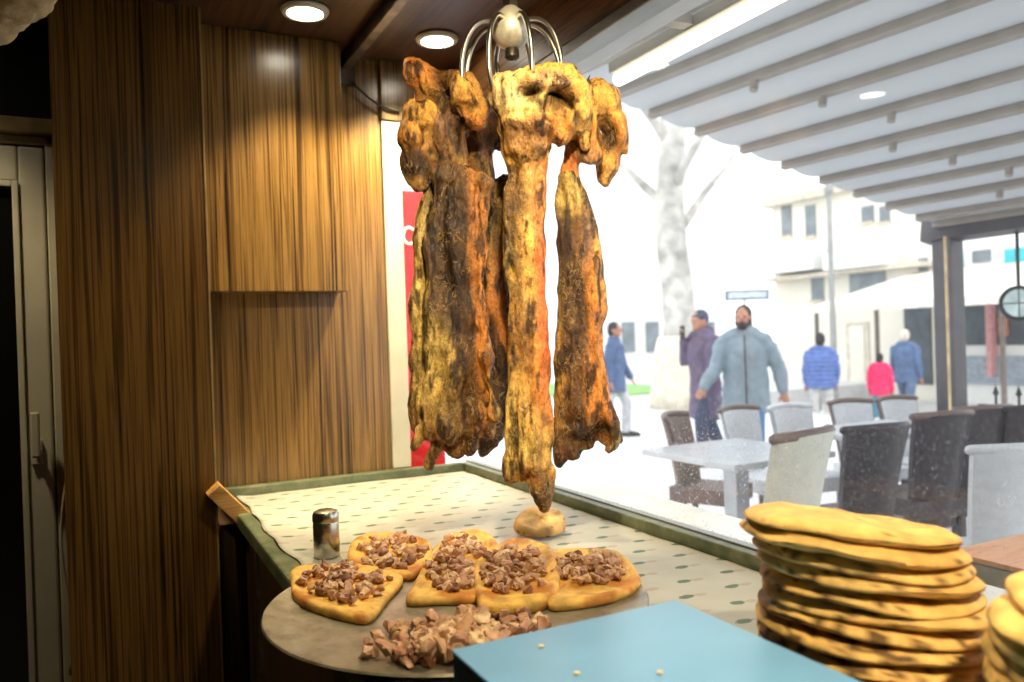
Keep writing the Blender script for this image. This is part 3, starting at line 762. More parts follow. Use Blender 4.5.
# --- piece behind
B_ = thing('roast_lamb_side', 'darkest lamb piece hanging in the gap behind the middle one', 'roast meat', P(492, 150, .13), grp)
meat('shank', [('e', 483, 128, .10, 20, 26, 20), ('t', [(478, 140, .1, 17), (480, 175, .1, 16), (484, 200, .1, 16)]), ('e', 500, 130, .10, 15, 22, 16)], [(490, 150, 6, 14, .012)], [(478, 125, 12, 10, ORG, .7), (490, 150, 20, 30, BRN, 1), (484, 185, 8, 20, OLV, 1)], BRN, B_, seed=11, char=.3)
meat('ribs', [('t', [(486, 190, .10, 17), (494, 250, .10, 17), (496, 320, .10, 17), (494, 390, .10, 15), (488, 435, .1, 9), (482, 455, .1, 5)], .8), ('t', [(503, 190, .1, 16), (508, 260, .1, 16), (508, 350, .1, 16), (502, 410, .1, 14), (494, 440, .1, 8)], .8)],
     [(496, 240, 5, 50, .012)], [(496, 275, 8, 40, ORG, .8), (500, 340, 6, 40, ORG, .9), (490, 220, 8, 40, OLV, .9), (498, 400, 16, 50, DRK, 1.6)], (74, 46, 22), B_, seed=13, char=.35)
# --- middle piece
C_ = thing('roast_lamb_side', 'long golden lamb side hanging in the middle, lowest of the group', 'roast meat', P(535, 160, -.06), grp)
D0 = -.06
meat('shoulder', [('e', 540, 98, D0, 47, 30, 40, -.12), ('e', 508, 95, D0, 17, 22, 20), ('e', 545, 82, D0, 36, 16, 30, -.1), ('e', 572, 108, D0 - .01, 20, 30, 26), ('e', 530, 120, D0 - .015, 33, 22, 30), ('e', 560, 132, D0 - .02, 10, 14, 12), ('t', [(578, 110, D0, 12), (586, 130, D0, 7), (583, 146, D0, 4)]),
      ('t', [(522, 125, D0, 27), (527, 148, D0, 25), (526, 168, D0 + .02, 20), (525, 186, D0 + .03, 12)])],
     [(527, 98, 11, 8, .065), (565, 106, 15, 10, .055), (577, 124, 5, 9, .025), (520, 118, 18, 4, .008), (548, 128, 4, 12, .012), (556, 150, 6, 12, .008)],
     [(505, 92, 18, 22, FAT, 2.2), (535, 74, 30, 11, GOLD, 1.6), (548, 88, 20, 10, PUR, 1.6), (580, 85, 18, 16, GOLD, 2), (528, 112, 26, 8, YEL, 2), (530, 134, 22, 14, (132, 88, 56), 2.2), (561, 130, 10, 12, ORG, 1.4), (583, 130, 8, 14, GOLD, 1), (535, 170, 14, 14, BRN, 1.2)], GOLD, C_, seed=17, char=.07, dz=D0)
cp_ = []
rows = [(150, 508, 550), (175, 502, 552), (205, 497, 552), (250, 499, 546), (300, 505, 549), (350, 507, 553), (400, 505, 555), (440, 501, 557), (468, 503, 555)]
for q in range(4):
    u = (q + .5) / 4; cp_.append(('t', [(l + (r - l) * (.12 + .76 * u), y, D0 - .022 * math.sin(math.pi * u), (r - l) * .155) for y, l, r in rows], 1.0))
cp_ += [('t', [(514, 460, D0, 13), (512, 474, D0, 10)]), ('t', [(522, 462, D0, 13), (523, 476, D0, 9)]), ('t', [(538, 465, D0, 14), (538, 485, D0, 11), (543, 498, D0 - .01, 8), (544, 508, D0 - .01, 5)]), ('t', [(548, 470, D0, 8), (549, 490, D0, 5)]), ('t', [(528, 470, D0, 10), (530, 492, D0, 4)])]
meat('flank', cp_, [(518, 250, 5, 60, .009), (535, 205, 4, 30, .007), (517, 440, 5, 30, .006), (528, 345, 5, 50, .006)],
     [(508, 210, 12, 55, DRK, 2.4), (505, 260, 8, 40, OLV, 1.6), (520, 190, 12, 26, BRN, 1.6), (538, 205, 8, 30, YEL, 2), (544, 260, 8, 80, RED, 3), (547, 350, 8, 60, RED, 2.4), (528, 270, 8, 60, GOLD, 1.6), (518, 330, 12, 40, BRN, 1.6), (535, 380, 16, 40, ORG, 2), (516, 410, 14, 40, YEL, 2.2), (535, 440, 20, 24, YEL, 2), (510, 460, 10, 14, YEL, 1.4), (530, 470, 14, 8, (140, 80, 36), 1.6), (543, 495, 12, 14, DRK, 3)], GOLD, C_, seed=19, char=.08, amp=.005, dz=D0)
# --- right piece
E_ = thing('roast_lamb_side', 'lamb side with orange edge at the right of the group, nearest the window', 'roast meat', P(585, 160, .02), grp)
D1 = .0
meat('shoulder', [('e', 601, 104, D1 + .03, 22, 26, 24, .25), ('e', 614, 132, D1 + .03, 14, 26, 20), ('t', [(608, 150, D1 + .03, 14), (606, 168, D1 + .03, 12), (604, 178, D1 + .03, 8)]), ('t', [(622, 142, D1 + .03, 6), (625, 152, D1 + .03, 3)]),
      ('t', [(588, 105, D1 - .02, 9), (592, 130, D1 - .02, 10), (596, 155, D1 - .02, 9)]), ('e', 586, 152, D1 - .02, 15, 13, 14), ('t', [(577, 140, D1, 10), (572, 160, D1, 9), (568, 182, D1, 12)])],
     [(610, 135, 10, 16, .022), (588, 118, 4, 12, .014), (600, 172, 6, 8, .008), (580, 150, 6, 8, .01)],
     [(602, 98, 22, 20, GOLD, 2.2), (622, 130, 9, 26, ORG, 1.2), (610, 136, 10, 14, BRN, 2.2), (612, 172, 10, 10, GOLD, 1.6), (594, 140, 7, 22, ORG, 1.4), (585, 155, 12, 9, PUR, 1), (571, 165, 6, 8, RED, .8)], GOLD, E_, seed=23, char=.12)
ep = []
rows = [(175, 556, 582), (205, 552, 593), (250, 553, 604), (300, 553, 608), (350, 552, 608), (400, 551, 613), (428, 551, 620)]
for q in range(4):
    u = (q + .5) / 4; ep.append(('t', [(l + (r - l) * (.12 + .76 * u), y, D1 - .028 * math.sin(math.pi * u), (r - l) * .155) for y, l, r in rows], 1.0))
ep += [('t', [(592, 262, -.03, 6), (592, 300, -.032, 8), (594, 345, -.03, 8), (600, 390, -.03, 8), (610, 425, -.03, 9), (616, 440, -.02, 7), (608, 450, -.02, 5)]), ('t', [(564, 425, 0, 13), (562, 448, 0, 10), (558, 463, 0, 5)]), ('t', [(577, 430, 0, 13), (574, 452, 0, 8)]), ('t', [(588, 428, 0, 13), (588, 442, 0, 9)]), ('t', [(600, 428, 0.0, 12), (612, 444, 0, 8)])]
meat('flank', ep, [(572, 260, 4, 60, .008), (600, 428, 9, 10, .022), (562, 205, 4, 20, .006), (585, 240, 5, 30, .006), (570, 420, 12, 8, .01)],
     [(566, 190, 12, 22, YEL, 1.8), (560, 260, 10, 60, DRK, 2), (576, 235, 8, 30, BRN, 1.6), (588, 240, 8, 30, PUR, 1.4), (600, 270, 6, 46, GOLD, 1.6), (595, 330, 10, 60, ORG, 3), (602, 400, 10, 36, ORG, 2.6), (558, 360, 5, 50, GOLD, 1.2), (575, 350, 10, 60, (92, 62, 34), 2.2), (575, 400, 12, 20, BRN, 1.4), (580, 435, 26, 12, DRK, 1.4), (614, 440, 8, 12, FAT, 1.2)], BRN, E_, seed=29, char=.2, amp=.005)

# ------------------------------------------------------------------ outside: ground
m_pave = simple('pale_paving', (206, 206, 206), .7, 0, .06, 3)
struct('ground', G().box(XW + .12, 10.3, -6, 40, -.1, 0), m_pave)
struct('ground_street', G().box(10.3, 60, -30, 13.5, -.5, -.38), m_pave)
struct('ground_square', G().box(10.3, 60, 13.5, 60, -.5, -.0), m_pave)
struct('trim_5', G().box(10.15, 10.3, -6, 13.5, -.4, .02), simple('kerb_stone', (190, 188, 182), .8))
g = G(); g.box(9.2, 12.6, 15.0, 20.0, 0, .04)
tag(obj('lawn', g, simple('lawn_green', (132, 172, 104), .9, 0, .25, 30, .5), origin=(11, 17, 0)), 'strip of green lawn beyond the pavement left of the tree', 'lawn', None, 'stuff')

# window ledge outside
g = G(); g.box(XW + .02, XW + .30, -2.4, 3.1, T - .09, T - .015)
struct('trim_6', g, simple('white_marble_sill', (222, 222, 220), .25, 0, .05, 6), bevel=.006)

# red poster behind the back window
t = NT('red_poster_film'); d = t.new('BsdfDiffuse'); d.inputs[0].default_value = lin((226, 52, 58)); tr = t.new('BsdfTranslucent'); tr.inputs[0].default_value = lin((236, 84, 84))
mx = t.new('MixShader'); mx.inputs[0].default_value = .5; t.link(d.outputs[0], mx.inputs[1]); t.link(tr.outputs[0], mx.inputs[2]); t.link(mx.outputs[0], t.out.inputs[0])
zr = atY(410, 192, YB + .1).z
g = G(); g.box(.86, 1.09, YB + .085, YB + .093, T - .2, zr)
po = tag(obj('red_poster', g, t.m, origin=(.98, YB + .09, T)), 'red poster board standing behind the back window', 'poster')
g = G()
ctr = atY(409, 236, YB + .083); g.tube([ctr + Vector((.022 * math.cos(a_), 0, .03 * math.sin(a_))) for a_ in np.linspace(.8, 5.4, 16)], .006, 8)
obj('white_emblem', g, simple('poster_white', (244, 232, 226), .6), po)

# ------------------------------------------------------------------ awning
m_fabric = NT('awning_fabric'); t = m_fabric
d = t.new('BsdfDiffuse'); d.inputs[0].default_value = lin((226, 227, 228)); tr = t.new('BsdfTranslucent'); tr.inputs[0].default_value = lin((176, 180, 184))
mx = t.new('MixShader'); mx.inputs[0].default_value = .45; t.link(d.outputs[0], mx.inputs[1]); t.link(tr.outputs[0], mx.inputs[2]); t.link(mx.outputs[0], t.out.inputs[0]); m_fabric = t.m
m_rib = simple('awning_rib', (150, 142, 133), .45, .2, .05, 8)
m_post = simple('dark_grey_post', (78, 74, 78), .5, .2, .08, 8)
E1 = atD(934, 222, 6.0); E0 = atX(379, 4, 1.30); ED = E1 - E0
dv = (F + R * ((-100 - CX) / FPX) - U * ((382 - CY) / FPX)); dv = -dv / dv.length
aw = thing('awning', 'pale ribbed terrace awning on a grey post outside the window', 'awning', (E1.x, E1.y, 0))
up = ED.cross(dv).normalized(); up = up if up.z > 0 else -up
def edge_t(x, y):
    best = None
    for i in range(2001):
        tt = i / 2000; p = E0 + ED * tt - CAM; sx = CX + FPX * p.dot(R) / p.dot(F)
        if best is None or abs(sx - x) < best[0]: best = (abs(sx - x), tt)
    return best[1]
rt_ = [.0] + [edge_t(x, 0) for x in (560, 608, 651, 697, 742, 783, 821, 855, 887, 917)] + [1.0]
LEN = 5.2
for i, tt in enumerate(rt_):
    p = E0 + ED * tt
    if i > 0:
        sd = ED.normalized(); g = G(); hgt = .05
        vs = []
        for s in (0, LEN):
            for a_, b_ in ((-.022, -hgt), (.022, -hgt), (.022, 0.005), (-.022, 0.005)):
                vs.append(p + dv * s + sd * a_ + up * b_)
        g.add(vs, [(0, 1, 2, 3), (7, 6, 5, 4), (0, 4, 5, 1), (1, 5, 6, 2), (2, 6, 7, 3), (3, 7, 4, 0)])
        obj('rib', g, m_rib, aw, bevel=.004)
        for s in (.75, 2.1):
            if i in (4, 6, 8) or (i in (3, 5, 7, 9) and s < 1):
                g = G(); q = p + dv * (s + (i % 3) * .12) - up * (hgt + .001); g.tube([q, q - up * .05], .022, 12); obj('roller', g, m_rib, aw, smooth='auto')
    if i < len(rt_) - 1:
        q = E0 + ED * rt_[i + 1]; w_ = (q - p)
        g = G(); g.grid(lambda u, v: p + w_ * u + dv * (v * LEN) - up * (.06 * min(1, w_.length / .5) * math.sin(math.pi * u) ** .8 - .012), 12, 2, up * .003)
        obj('fabric_panel', g, m_fabric, aw, smooth=True)
# front gutter and post
g = G(); fe = E1 + ED.normalized() * .06
vs = []
for s in (-.1, LEN):
    for a_, b_ in ((-.06, -.14), (.06, -.14), (.06, .03), (-.06, .03)): vs.append(fe + dv * s + ED.normalized() * a_ + up * b_)
g.add(vs, [(0, 1, 2, 3), (7, 6, 5, 4), (0, 4, 5, 1), (1, 5, 6, 2), (2, 6, 7, 3), (3, 7, 4, 0)]); obj('gutter', g, m_post, aw, bevel=.006)
pt = atD(949, 300, 6.0); g = G(); g.box(pt.x - .075, pt.x + .075, pt.y - .075, pt.y + .075, 0, E1.z - .02); po = obj('post', g, m_post, aw, bevel=.005)
sp2 = atD(945, 300, 5.88); g = G(); g.box(sp2.x - .014, sp2.x + .012, pt.y - .082, pt.y - .076, .75, 2.05); obj('wood_strip', g, simple('tan_strip', (206, 178, 132), .6), po)

# strip light outside under the awning
q0 = atX(618, 80, 1.42); q1 = Vector((1.42, q0.y - 1.6, q0.z))
m_tube = NT('tube_glow'); m_tube.b.inputs['Emission Color'].default_value = (1, .95, .8, 1); m_tube.b.inputs['Emission Strength'].default_value = 2.2; m_tube = m_tube.m
sl_ = thing('strip_light', 'glowing strip light running along the outer wall above the window', 'strip light', q0)
g = G(); g.box(1.385, 1.455, q1.y, q0.y, q0.z + .015, q0.z + .05); obj('housing', g, m_white, sl_, bevel=.004)
g = G(); g.tube([q0, q1], .02, 14); obj('tube', g, m_tube, sl_, smooth='auto')
g = G(); g.box(1.15, 1.40, q0.y - .4, q0.y - .36, q0.z + .02, q0.z + .045); g.box(1.15, 1.40, q1.y + .36, q1.y + .4, q0.z + .02, q0.z + .045); obj('bracket', g, m_rib, sl_)

# ------------------------------------------------------------------ terrace furniture
def fab(name, c, rough=.6): return simple(name, c, rough, 0, .03, 22, .1)
m_dark = fab('dark_brown_leatherette', (42, 35, 41), .45); m_wht = fab('white_leatherette', (206, 208, 212), .5); m_crm = fab('cream_leatherette', (208, 206, 192), .5)
m_brn = fab('brown_leatherette', (112, 92, 86), .5); m_leg = simple('dark_leg', (74, 66, 64), .5)
def chair(label, loc, rz, mback, mfront, medge, group, sc=1.0):
    """faces +Y locally, origin on the ground under the seat"""
    t = thing('terrace_chair', label, 'chair', loc, group); t.rotation_euler = (0, 0, rz); t.scale = (sc, sc, sc)
    def shell(u, v, off):
        w = .150 + .042 * v ** 1.2; x = (u - .5) * 2 * w; z = .30 + .63 * v
        y = -.22 - .10 * v ** 1.6 + .075 * ((u - .5) * 2) ** 2 + off
        return (x, y, z - .012 * ((u - .5) * 2) ** 2 * v)
    g = G(); g.grid(lambda u, v: shell(u, v, 0), 12, 12, (0, .028, 0)); link('backrest', g.mesh('backrest'), mback, t, smooth='auto')
    g = G(); g.grid(lambda u, v: shell(.04 + .92 * u, .02 + .95 * v, .029), 10, 10, (0, .022, 0)); link('back_pad', g.mesh('back_pad'), mfront, t, smooth='auto')
    g = G(); pts = [Vector(shell(u / 12, 1, .022)) for u in range(13)]; g.tube(pts, .021, 8, round_ends=True); link('top_edge', g.mesh('top_edge'), medge, t, smooth=True)
    g = G(); g.grid(lambda u, v: ((u - .5) * (.36 + .03 * v), -.215 + .45 * v, .455 + .018 * math.sin(math.pi * u) * math.sin(math.pi * v)), 10, 10, (0, 0, -.10)); link('seat', g.mesh('seat'), mfront, t, smooth='auto')
    for sx in (-1, 1):
        for sy in (-.17, .19):
            g = G(); g.box(-.018, .018, -.018, .018, 0, .36, Matrix.Translation((sx * .155, sy, 0))); link('leg', g.mesh('leg'), m_leg, t, bevel=.003)
    return t
gd, gw = 'dark upholstered terrace chairs', 'pale upholstered terrace chairs'
def place(px0, px1, y, rz, fac, *a, z=.93):
    p = (atz(px0, y, z) + atz(px1, y, z)) / 2; p.z = 0
    d = Matrix.Rotation(rz, 3, 'Z') @ Vector((0, 1, 0)); return p + d * .30
def CHR(label, px0, px1, y, deg, mb, mf, me_, grp, sc=1.0):
    rz = math.radians(deg); chair(label, place(px0, px1, y, rz, 1, z=.93 * sc), rz, mb, mf, me_, grp, sc)
CHR('brown-backed chair left of the grey table, nearest the hanging meat', 642, 686, 414, 208, m_brn, m_brn, m_brn, gd, .94)
CHR('white chair behind the grey table in front of the man in grey', 706, 754, 407, 180, m_wht, m_wht, m_brn, gw, .93)
CHR('white chair behind the grey table, right of the man in grey', 762, 802, 405, 172, m_wht, m_wht, m_wht, gw, .93)
CHR('cream chair with dark top edge seen from behind, nearest the bread stack', 792, 840, 432, 14, m_crm, m_crm, m_brn, gw, 1.08)
CHR('pale chair with brown side at the far table, left of its pair', 826, 860, 400, 165, m_brn, m_wht, m_brn, gw, .93)
CHR('pale chair with brown side at the far table, right of its pair', 869, 906, 397, 170, m_brn, m_wht, m_brn, gw, .93)
CHR('dusty dark chair seen from behind, directly above the bread stack', 860, 916, 427, -8, m_dark, m_dark, m_dark, gd)
CHR('dark chair with brown top edge seen from behind, left of the post foot', 930, 977, 414, -12, m_dark, m_dark, m_brn, gd)
CHR('dark chair with brown top edge seen from behind, right of the post foot', 974, 1015, 408, -14, m_dark, m_dark, m_brn, gd)
CHR('dark chair cut off by the right edge of the picture', 1020, 1069, 407, -14, m_dark, m_dark, m_dark, gd)
CHR('white chair with cream side at the right edge beside the orange counter', 1000, 1064, 448, -24, m_wht, m_wht, m_wht, gw)
m_tab = simple('grey_tabletop', (176, 178, 184), .28, .1, .05, 9)
def table(label, cx_, cy_, w_, d_, rz):
    t = thing('terrace_table', label, 'table', (cx_, cy_, 0), 'grey pedestal terrace tables'); t.rotation_euler = (0, 0, rz)
    g = G(); g.box(-w_, w_, -d_, d_, .705, .74); link('tabletop', g.mesh('tabletop'), m_tab, t, bevel=.006)
    g = G(); g.box(-.05, .05, -.05, .05, .03, .705); link('pedestal', g.mesh('pedestal'), m_tab, t, bevel=.004)
    g = G(); g.box(-.25, .25, -.25, .25, 0, .03); link('base', g.mesh('base'), m_leg, t, bevel=.008)
table('grey pedestal table beside the brown-backed chair', 3.14, 3.48, .37, .38, .03)
table('grey pedestal table among the dark chairs further right', 4.50, 3.64, .45, .30, .02)

# wooden-topped counter outside at right
q = atz(950, 553, .90)
oc = thing('outdoor_counter', 'grey counter with orange wooden top outside the glass at the right edge', 'counter', (q.x + .3, q.y - .4, 0))
obj('body', G().box(q.x, q.x + .7, q.y - 1.0, q.y, .0, .893), simple('grey_counter_side', (150, 140, 118), .6, 0, .12, 9), oc, bevel=.004)
obj('top', G().box(q.x - .004, q.x + .704, q.y - 1.004, q.y + .004, .893, .905), m_orange, oc, bevel=.002)

# iron fence behind the chairs at right
fn = thing('iron_fence', 'black iron fence with spear tips right of the awning post', 'fence', (5.75, 2.0, 0))
m_iron = simple('black_iron', (44, 46, 50), .5, .4)
g = G(); g.box(5.73, 5.77, -.6, 3.75, .78, .81); g.box(5.73, 5.77, -.6, 3.75, .14, .17); obj('rail', g, m_iron, fn)
for k in range(26):
    y = -.5 + k * .165; g = G(); g.tube([(5.75, y, 0), (5.75, y, .88)], .009, 6); g.lathe([(0, .0), (.022, .02), (.0, .09)], 8, (5.75, y, .87)); obj('bar', g, m_iron, fn)

# ------------------------------------------------------------------ tree, lamp post, buildings
tp = Vector((9.5, 12.0, 0)); m_bark = simple('pale_bark', (176, 172, 166), .85, 0, .22, 3, .4)
tr_ = thing('plane_tree', 'tall pale-barked bare tree with wrapped base beyond the two men', 'tree', tp)
g = G(); pts = [tp + Vector((.05 * math.sin(i), .05 * math.cos(i * 1.3), i * .75)) for i in range(10)]
g.tube(pts, [.36, .34, .31, .29, .28, .27, .25, .24, .2, .16], 14)
for k in range(9):
    a = k * 2.4; z0 = 3.2 + k * .42; b0_ = tp + Vector((0, 0, z0)); d = Vector((math.cos(a), math.sin(a), .9)).normalized()
    p = [b0_]; 
    for s in range(5): p.append(p[-1] + (d + Vector((random.uniform(-.3, .3), random.uniform(-.3, .3), .15))) * .55)
    g.tube(p, [.11, .085, .06, .045, .03, .015], 7)
obj('trunk', g, m_bark, tr_, smooth=True)
g = G(); g.lathe([(.55, 0), (.53, .3), (.47, .7), (.42, 1.1), (.37, 1.3), (.33, 1.34)], 20, tp); obj('wrap', g, simple('cream_sacking', (214, 204, 184), .9, 0, .08, 7, .4), tr_, smooth=True)
lpz = atD(833, 330, 16.0)
lp = thing('lamp_post', 'thin grey lamp post standing before the cream building', 'lamp post', (lpz.x, lpz.y, -.38))
g = G(); g.tube([(lpz.x, lpz.y, -.38), (lpz.x, lpz.y, 4.1)], [.07, .045], 10); obj('pole', g, m_alu, lp, smooth='auto')
g = G(); g.ell((lpz.x, lpz.y, 4.15), (.09, .09, .14), 12, 8); obj('lantern', g, m_alu, lp, smooth=True)

m_fac = simple('cream_render', (226, 220, 208), .9, 0, .04, .6); m_fac2 = simple('white_render', (232, 232, 230), .9, 0, .03, .6)
m_win = simple('dull_window', (122, 130, 136), .3, 0, .15, 2); m_ledge = simple('stone_ledge', (204, 194, 180), .9); m_shade = simple('shop_dark', (66, 76, 84), .4, 0, .2, 3)
m_teal = simple('teal_panel', (66, 176, 186), .5)
XB = 17.0
def bpart(name, m, root, px0, px1, y0, y1, d=0.06, base=XB):
    a = atX((px0 + px1) / 2, y0, base); b = atX((px0 + px1) / 2, y1, base); l = atX(px0, (y0 + y1) / 2, base); r = atX(px1, (y0 + y1) / 2, base)
    g = G(); g.box(base - d, base + .02, r.y, l.y, b.z, a.z); return obj(name, g, m, root)
def yspan(px): return atX(px, 330, XB).y
b1 = thing('corner_building', 'cream stone building with balconies and a shop front across the street', 'building', (XB + 3, yspan(850), -.38))
g = G(); g.box(XB, XB + 7, yspan(936), yspan(776), -.38, atX(850, 192, XB).z); obj('wall', g, m_fac, b1)
g = G(); zc_ = atX(850, 192, XB).z; g.box(XB - .3, XB + 7, yspan(936), yspan(773), zc_, zc_ + .25); obj('cornice', g, m_ledge, b1, bevel=.04)
for (x0, x1, y0, y1) in ((782, 792, 205, 236), (806, 816, 205, 236), (862, 874, 206, 222), (880, 890, 206, 222), (850, 886, 272, 292), (812, 824, 278, 300), (919, 928, 258, 278)): 
    fw_ = bpart('window', m_win, b1, x0, x1, y0, y1, .03); bpart('sill', m_ledge, fw_, x0 - 1, x1 + 1, y1, y1 + 2, .12)
bpart('balcony', m_fac2, b1, 780, 832, 252, 272, .7); bpart('balcony', m_fac2, b1, 842, 898, 250, 268, .7)
bpart('ledge', m_ledge, b1, 776, 936, 270, 274, .5)
dd_ = bpart('doorway', m_ledge, b1, 848, 870, 322, 384, .05); bpart('door_panel', m_fac, dd_, 852, 866, 326, 384, .07)
bpart('shop_front', m_shade, b1, 906, 932, 306, 384, .05)
b2 = thing('white_building', 'white building with teal panels right of the awning post', 'building', (XB + 3, yspan(990), -.38))
g = G(); g.box(XB, XB + 7, yspan(1090), yspan(941), -.38, atX(990, 196, XB).z); obj('wall', g, m_fac2, b2)
for (x0, x1, y0, y1) in ((973, 991, 250, 262), (973, 991, 266, 276)): bpart('window', m_win, b2, x0, x1, y0, y1, .04)
bpart('teal_panel', m_teal, b2, 1006, 1050, 247, 276, .06); bpart('teal_panel', m_teal, b2, 958, 964, 252, 280, .06)
bpart('shop_front', m_shade, b2, 962, 1050, 304, 345, .04); bpart('sign_panel', simple('orange_sign', (186, 120, 92), .6), b2, 1000, 1010, 318, 336, .09)
bpart('pink_pillar', simple('pink_pillar', (206, 150, 150), .7), b2, 993, 998, 302, 376, .25)
bpart('plinth', simple('grey_plinth', (150, 160, 172), .7), b2, 940, 1060, 356, 384, .10)
b3 = thing('far_building', 'very pale building far behind the tree and the two men', 'building', (14, 26, 0))
g = G(); g.box(8, 22, 25, 30, -.4, 10); obj('wall', g, m_fac2, b3)
def b3p(name, m, x0, x1, y0, y1, d=.08):
    a = atY((x0 + x1) / 2, y0, 25); b = atY((x0 + x1) / 2, y1, 25); l = atY(x0, (y0 + y1) / 2, 25); r = atY(x1, (y0 + y1) / 2, 25)
    g = G(); g.box(l.x, r.x, 25 - d, 25.02, b.z, a.z); return obj(name, g, m, b3)
for (x0, x1) in ((622, 634), (646, 658), (704, 714), (742, 752)): b3p('window', m_win, x0, x1, 322, 352)
sg = thing('shop_sign', 'small grey-blue sign board above the head of the man in grey', 'sign', atD(747, 295, 20.0))
c0 = atD(747, 295, 20.0); g = G(); mt = Matrix.Translation(c0) @ Matrix.Rotation(-YAW, 4, 'Z'); g.box(-.55, .55, -.04, .04, -.13, .13, mt); obj('board', g, simple('sign_rim', (120, 134, 150), .6), sg)
g = G(); g.box(-.47, .47, -.05, -.041, -.07, .07, mt); obj('face', g, simple('sign_face', (196, 208, 216), .6), sg)
g = G(); g.tube([c0 + Vector((0, .1, 0)), Vector((c0.x, c0.y + .1, -.38))], .03, 8); obj('pole', g, m_alu, sg)

# cafe canopy across the street
cn = thing('cafe_canopy', 'long white canopy on thin poles in front of the shops across the street', 'canopy', (14.5, 9, -.38))
XC = 13.6
c0 = atX(813, 306, XC); c1 = atX(1080, 300, XC)
g = G(); za = c0.z; zb = za + .75
g.add([(XC, c0.y, za), (XC, c1.y - 1, za), (16.9, c1.y - 1, zb), (16.9, c0.y, zb), (XC, c0.y, za - .16), (XC, c1.y - 1, za - .16), (16.9, c1.y - 1, zb - .05), (16.9, c0.y, zb - .05)],
      [(0, 1, 2, 3), (7, 6, 5, 4), (0, 4, 5, 1), (1, 5, 6, 2), (2, 6, 7, 3), (3, 7, 4, 0)]); obj('roof', g, simple('canopy_cloth', (226, 218, 204), .9), cn)
for x in (815, 875, 1000):
    p = atX(x, 320, XC); g = G(); g.tube([(XC + .05, p.y, -.38), (XC + .05, p.y, za - .02)], .045, 8); obj('pole', g, simple('canopy_pole', (104, 92, 84), .6), cn)

# round dark-rimmed disc at right edge
rc_ = atD(1019, 303, 5.6); rs = thing('round_mirror', 'round dark-rimmed disc with crossed bars at the right edge', 'disc', rc_)
mt = Matrix.Translation(rc_) @ Matrix.Rotation(-YAW - .5, 4, 'Z') @ Matrix.Rotation(math.pi / 2, 4, 'X')
g = G(); g.tube([mt @ Vector((.11 * math.cos(a_), .11 * math.sin(a_), 0)) for a_ in np.linspace(0, 2 * math.pi, 33)], .014, 8); obj('rim', g, m_iron, rs, smooth=True)
g = G(); g.tube([mt @ Vector((.11 * math.cos(a_), .11 * math.sin(a_), 0)) for a_ in (0.0, math.pi)], .006, 6); g.tube([mt @ Vector((.11 * math.cos(a_), .11 * math.sin(a_), 0)) for a_ in (math.pi / 2, -math.pi / 2)], .006, 6); obj('bar', g, m_iron, rs)
g = G(); g.lathe([(0, -.004), (.104, -.004), (.104, .004), (0, .004)], 32); g.v = [mt @ p for p in g.v]; obj('face', g, simple('mirror_face', (206, 222, 222), .3), rs)
g = G(); e = rc_ + Vector((0, 0, .11)); g.tube([e, Vector((rc_.x, rc_.y, 2.12))], .012, 8); obj('hanger', g, m_iron, rs)

